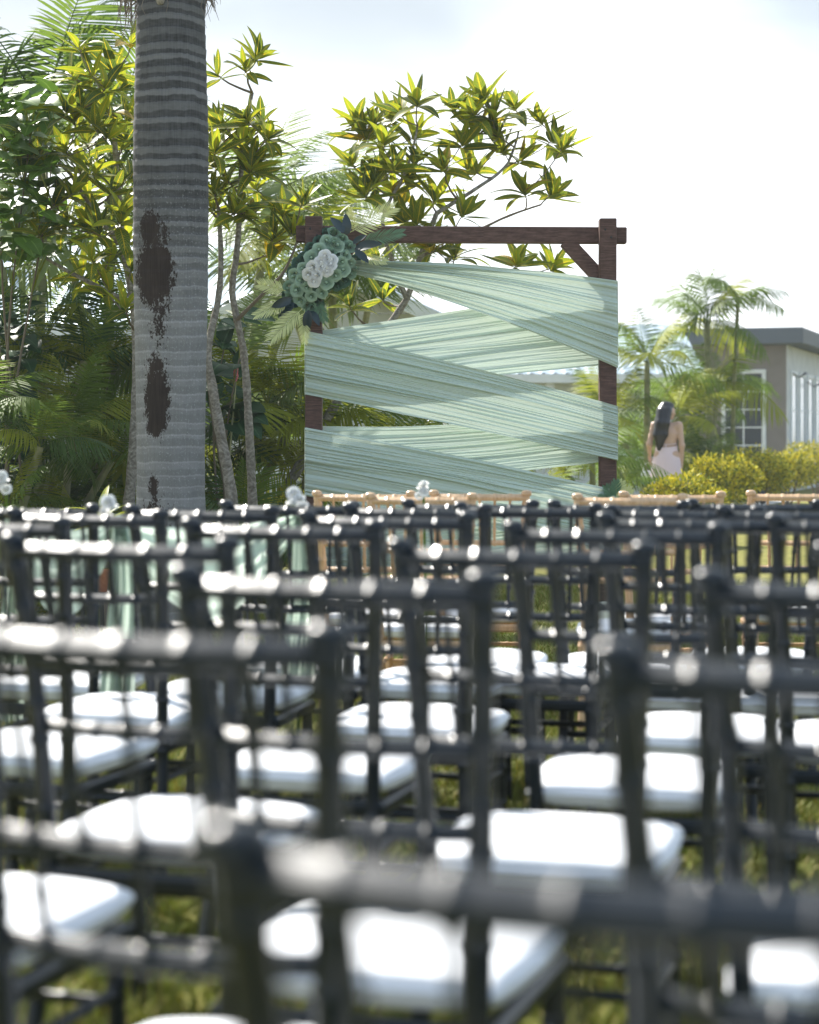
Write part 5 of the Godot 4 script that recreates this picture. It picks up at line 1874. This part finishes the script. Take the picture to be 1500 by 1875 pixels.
func build_woman() -> void:
	var t := thing("person", "woman in a pale pink backless dress with long black hair behind the hedge", "person", on_ground(1221, 27.0), deg_to_rad(-14.0))
	# she looks away (-z), her head turned to her right (+x)
	var V := func(x: float, y: float, z: float) -> Vector3: return Vector3(x, y, z)
	var bones := []
	for s in [-1.0, 1.0]:
		var hip: Vector3 = V.call(s * 0.085, 0.92, 0.0)
		var knee: Vector3 = V.call(s * 0.085, 0.49, -0.02 - 0.03 * s)
		var ank: Vector3 = V.call(s * 0.085, 0.09, 0.02 - 0.05 * s)
		bones += [[hip, knee, 0.092, 0.058], [knee, ank.lerp(knee, 0.6), 0.056, 0.055], [ank.lerp(knee, 0.6), ank, 0.055, 0.036], [ank + Vector3(0, -0.04, 0.03), ank + Vector3(0, -0.065, -0.13), 0.032, 0.024]]
		bones.append([V.call(s * 0.07, 0.96, 0.03), V.call(s * 0.08, 0.88, 0.03), 0.10, 0.09])
		bones.append([V.call(s * 0.04, 1.33, 0.0), V.call(s * 0.155, 1.372, 0.005), 0.07, 0.052])
		bones.append([V.call(s * 0.06, 1.25, 0.02), V.call(s * 0.05, 1.08, 0.01), 0.085, 0.078])
		bones.append([V.call(s * 0.065, 1.235, -0.085), V.call(s * 0.065, 1.235, -0.07), 0.06, 0.06])
	bones.append([V.call(0, 1.30, 0.0), V.call(0, 1.0, 0.0), 0.10, 0.10])
	bones.append([V.call(0, 1.36, 0.01), V.call(0.005, 1.47, -0.005), 0.056, 0.047])
	# arms
	var rs: Vector3 = V.call(0.172, 1.368, 0.005)
	var re: Vector3 = V.call(0.212, 1.09, 0.035)
	var rw: Vector3 = V.call(0.205, 0.86, -0.01)
	var ls: Vector3 = V.call(-0.172, 1.368, 0.005)
	var le: Vector3 = V.call(-0.235, 1.11, 0.05)
	var lw: Vector3 = V.call(-0.25, 0.93, -0.09)
	for q in [[rs, re, rw], [ls, le, lw]]:
		bones += [[q[0], q[1], 0.048, 0.036], [q[1], q[2], 0.036, 0.023]]
	var b := MB.new()
	nets(b, bones, 0.013, 0.035)
	# head with a face
	var yaw := Basis(Vector3.UP, deg_to_rad(-62.0))
	var hc: Vector3 = V.call(0.01, 1.555, -0.01)
	var hb := []
	for q in [[0, 0.025, 0.015, 0, 0.02, -0.015, 0.086, 0.083], [0, -0.03, -0.025, 0, -0.075, -0.055, 0.062, 0.034], [0, 0.0, -0.085, 0, -0.028, -0.108, 0.012, 0.014], [-0.03, 0.018, -0.083, 0.03, 0.018, -0.083, 0.013, 0.013], [-0.045, -0.02, -0.05, 0.045, -0.02, -0.05, 0.03, 0.03], [0, -0.058, -0.083, 0, -0.058, -0.08, 0.016, 0.016], [-0.082, -0.01, 0.0, -0.086, 0.025, 0.008, 0.011, 0.014], [0.082, -0.01, 0.0, 0.086, 0.025, 0.008, 0.011, 0.014], [0, -0.06, 0.01, 0, -0.13, 0.015, 0.05, 0.048]]:
		hb.append([hc + yaw * Vector3(q[0], q[1], q[2]), hc + yaw * Vector3(q[3], q[4], q[5]), q[6], q[7]])
	nets(b, hb, 0.006, 0.018)
	# hands with five fingers
	for q in [[rw, Vector3(0, -1, -0.1).normalized(), 1.0], [lw, Vector3(0, -0.8, -0.5).normalized(), -1.0]]:
		var dn: Vector3 = q[1]
		var side := Vector3(0, 0, -1)
		side = (side - dn * side.dot(dn)).normalized()
		var inw: Vector3 = dn.cross(side) * q[2] * -1.0
		var fist := []
		for k in 4:
			var o: Vector3 = q[0] + dn * 0.075 + side * (0.026 - 0.0175 * k)
			var ln: float = [0.062, 0.07, 0.065, 0.05][k]
			var m1 := o + dn * ln * 0.45 + inw * 0.008
			var m2 := m1 + (dn + inw * 0.7).normalized() * ln * 0.32
			var m3 := m2 + (dn + inw * 1.4).normalized() * ln * 0.25
			fist += [[q[0] + dn * 0.02 + side * (0.016 - 0.011 * k), o, 0.014, 0.0105], [o, m1, 0.0092, 0.0085], [m1, m2, 0.0085, 0.0078], [m2, m3, 0.0078, 0.006]]
		var th: Vector3 = q[0] + dn * 0.028 + side * 0.018
		var t2 := th + (dn * 0.6 + side * 0.7 + inw * 0.5).normalized() * 0.035
		fist += [[th, t2, 0.013, 0.010], [t2, t2 + (dn * 0.9 + side * 0.15 + inw * 0.4).normalized() * 0.03, 0.0095, 0.0075]]
		fist.append([q[0] - dn * 0.01, q[0] + dn * 0.03, 0.021, 0.018])
		nets(b, fist, 0.004, 0.006)
	part("body", b.mesh(), M.skin, t)
	for s in [-1.0, 1.0]:
		var eb := MB.new()
		eb.lathe([Vector2(0, -0.009), Vector2(0.0075, -0.005), Vector2(0.009, 0), Vector2(0.0075, 0.005), Vector2(0, 0.009)], 10, Transform3D(Basis(), hc + yaw * Vector3(s * 0.03, 0.006, -0.083)))
		part("eye", eb.mesh(), M.eye, t)
	var lb := MB.new()
	lb.tube([hc + yaw * Vector3(-0.02, -0.054, -0.090), hc + yaw * Vector3(0, -0.053, -0.0985), hc + yaw * Vector3(0.02, -0.054, -0.090)], [0.003, 0.0065, 0.003], 6)
	part("mouth", lb.mesh(), M.lip, t)
	# long hair: over the skull, then down the back to the left
	b = MB.new()
	var hair := []
	for q in [[0, 0.045, 0.025, 0, 0.03, 0.045, 0.094, 0.094], [0, 0.075, -0.03, 0, 0.07, 0.03, 0.062, 0.07], [-0.06, 0.03, -0.005, -0.065, -0.07, 0.02, 0.05, 0.045], [0.05, 0.03, 0.02, 0.05, -0.06, 0.045, 0.055, 0.04]]:
		hair.append([hc + yaw * Vector3(q[0], q[1], q[2]), hc + yaw * Vector3(q[3], q[4], q[5]), q[6], q[7]])
	for q in [[-0.03, 0.03, -0.06, 0.0], [0.015, 0.05, -0.01, 0.02], [-0.075, 0.02, -0.115, -0.01], [-0.05, 0.06, -0.09, 0.03]]:
		hair.append([V.call(q[0], 1.56, q[1] + 0.03), V.call(q[0] - 0.02, 1.40, q[1] + 0.075), 0.065, 0.062])
		hair.append([V.call(q[0] - 0.02, 1.40, q[1] + 0.075), V.call(q[2] - 0.01, 1.24, 0.125 + q[3] * 0.3), 0.062, 0.05])
		hair.append([V.call(q[2] - 0.01, 1.24, 0.125 + q[3] * 0.3), V.call(-0.075 + q[2] * 0.25, 1.07 - q[3], 0.115), 0.048, 0.018])
	nets(b, hair, 0.01, 0.03)
	part("hair", b.mesh(), M.hair, t)
	# dress: skirt all round, bodice only in front, ties on the back
	b = MB.new()
	var sides := 64
	var pr := [[1.10, 0.146, 0.122], [1.06, 0.150, 0.124], [1.0, 0.160, 0.135], [0.92, 0.186, 0.155], [0.8, 0.20, 0.17], [0.6, 0.225, 0.20], [0.35, 0.26, 0.24], [0.14, 0.29, 0.27]]
	for j in pr.size():
		for i in sides + 1:
			var a := TAU * i / sides
			var fold := 1.0 + 0.05 * sin(a * 9.0) * clampf((1.0 - pr[j][0]) * 1.6, 0.0, 1.0)
			var dip: float = -0.03 * maxf(0.0, sin(a)) if j == 0 else 0.0
			b.vert(Vector3(cos(a) * pr[j][1] * fold, pr[j][0] + dip, sin(a) * pr[j][2] * fold + 0.008))
	for j in pr.size() - 1:
		for i in sides:
			var p := j * (sides + 1) + i
			b.quad(p, p + 1, p + sides + 2, p + sides + 1)
	var dr := part("dress", b.mesh(), M.dress, t)
	b = MB.new()
	for j in 9:
		var v := j / 8.0
		for i in 25:
			var u := i / 12.0 - 1.0
			var a := -PI / 2 + u * lerpf(1.95, 0.8, v)
			b.vert(Vector3(cos(a) * lerpf(0.150, 0.152, v), lerpf(1.03, 1.33, v), sin(a) * lerpf(0.124, 0.150, sin(PI * minf(v * 0.9, 1.0)))))
	for j in 8:
		for i in 24:
			var p := j * 25 + i
			b.quad(p, p + 1, p + 26, p + 25)
	part("bodice", b.mesh(), M.dress, dr)
	b = MB.new()
	b.tube([Vector3(-0.15, 1.12, 0.02), Vector3(-0.08, 1.11, 0.102), Vector3(0, 1.105, 0.114), Vector3(0.08, 1.11, 0.102), Vector3(0.15, 1.12, 0.02)], [0.006, 0.006, 0.007, 0.006, 0.006], 6)
	part("back_tie", b.mesh(), M.dress, dr)
	b = MB.new()
	b.tube([Vector3(0, 1.105, 0.118), Vector3(0.012, 1.0, 0.135), Vector3(0.015, 0.88, 0.172)], [0.009, 0.007, 0.005], 6)
	part("tie_end", b.mesh(), M.dress, dr)
	# the bag in her left hand
	var hand: Vector3 = lw + Vector3(0, -0.8, -0.5).normalized() * 0.09
	var wp: Vector3 = t.transform * hand
	var bag := thing("handbag", "small blue and white handbag hanging from the woman's left hand", "bag", wp - Vector3(0.03, 0.30, 0), deg_to_rad(-14.0))
	var m := MB.new()
	m.lathe([Vector2(0.0, 0.0), Vector2(0.085, 0.005), Vector2(0.10, 0.05), Vector2(0.098, 0.10)], 24, Transform3D(), 0.5)
	part("lower_panel", m.mesh(), M.bag_blue, bag)
	m = MB.new()
	m.lathe([Vector2(0.0985, 0.10), Vector2(0.09, 0.16), Vector2(0.07, 0.19), Vector2(0.0, 0.195)], 24, Transform3D(), 0.5)
	part("upper_panel", m.mesh(), M.bag_white, bag)
	m = MB.new()
	var hp := []
	var hr := []
	for k in 13:
		var a := PI * k / 12.0
		hp.append(Vector3(cos(a) * 0.06, 0.185 + sin(a) * 0.115, 0))
		hr.append(0.007)
	m.tube(hp, hr, 6)
	part("handle", m.mesh(), M.bag_white, bag)


func _ready() -> void:
	rng.seed = 20240611
	set_up_view()
	set_up_materials()
	build_ground()
	build_houses()
	build_plants()
	build_royal_palm()
	build_hedge()
	build_arch()
	build_drape()
	build_flowers()
	build_chairs()
	build_small_things()
	build_woman()
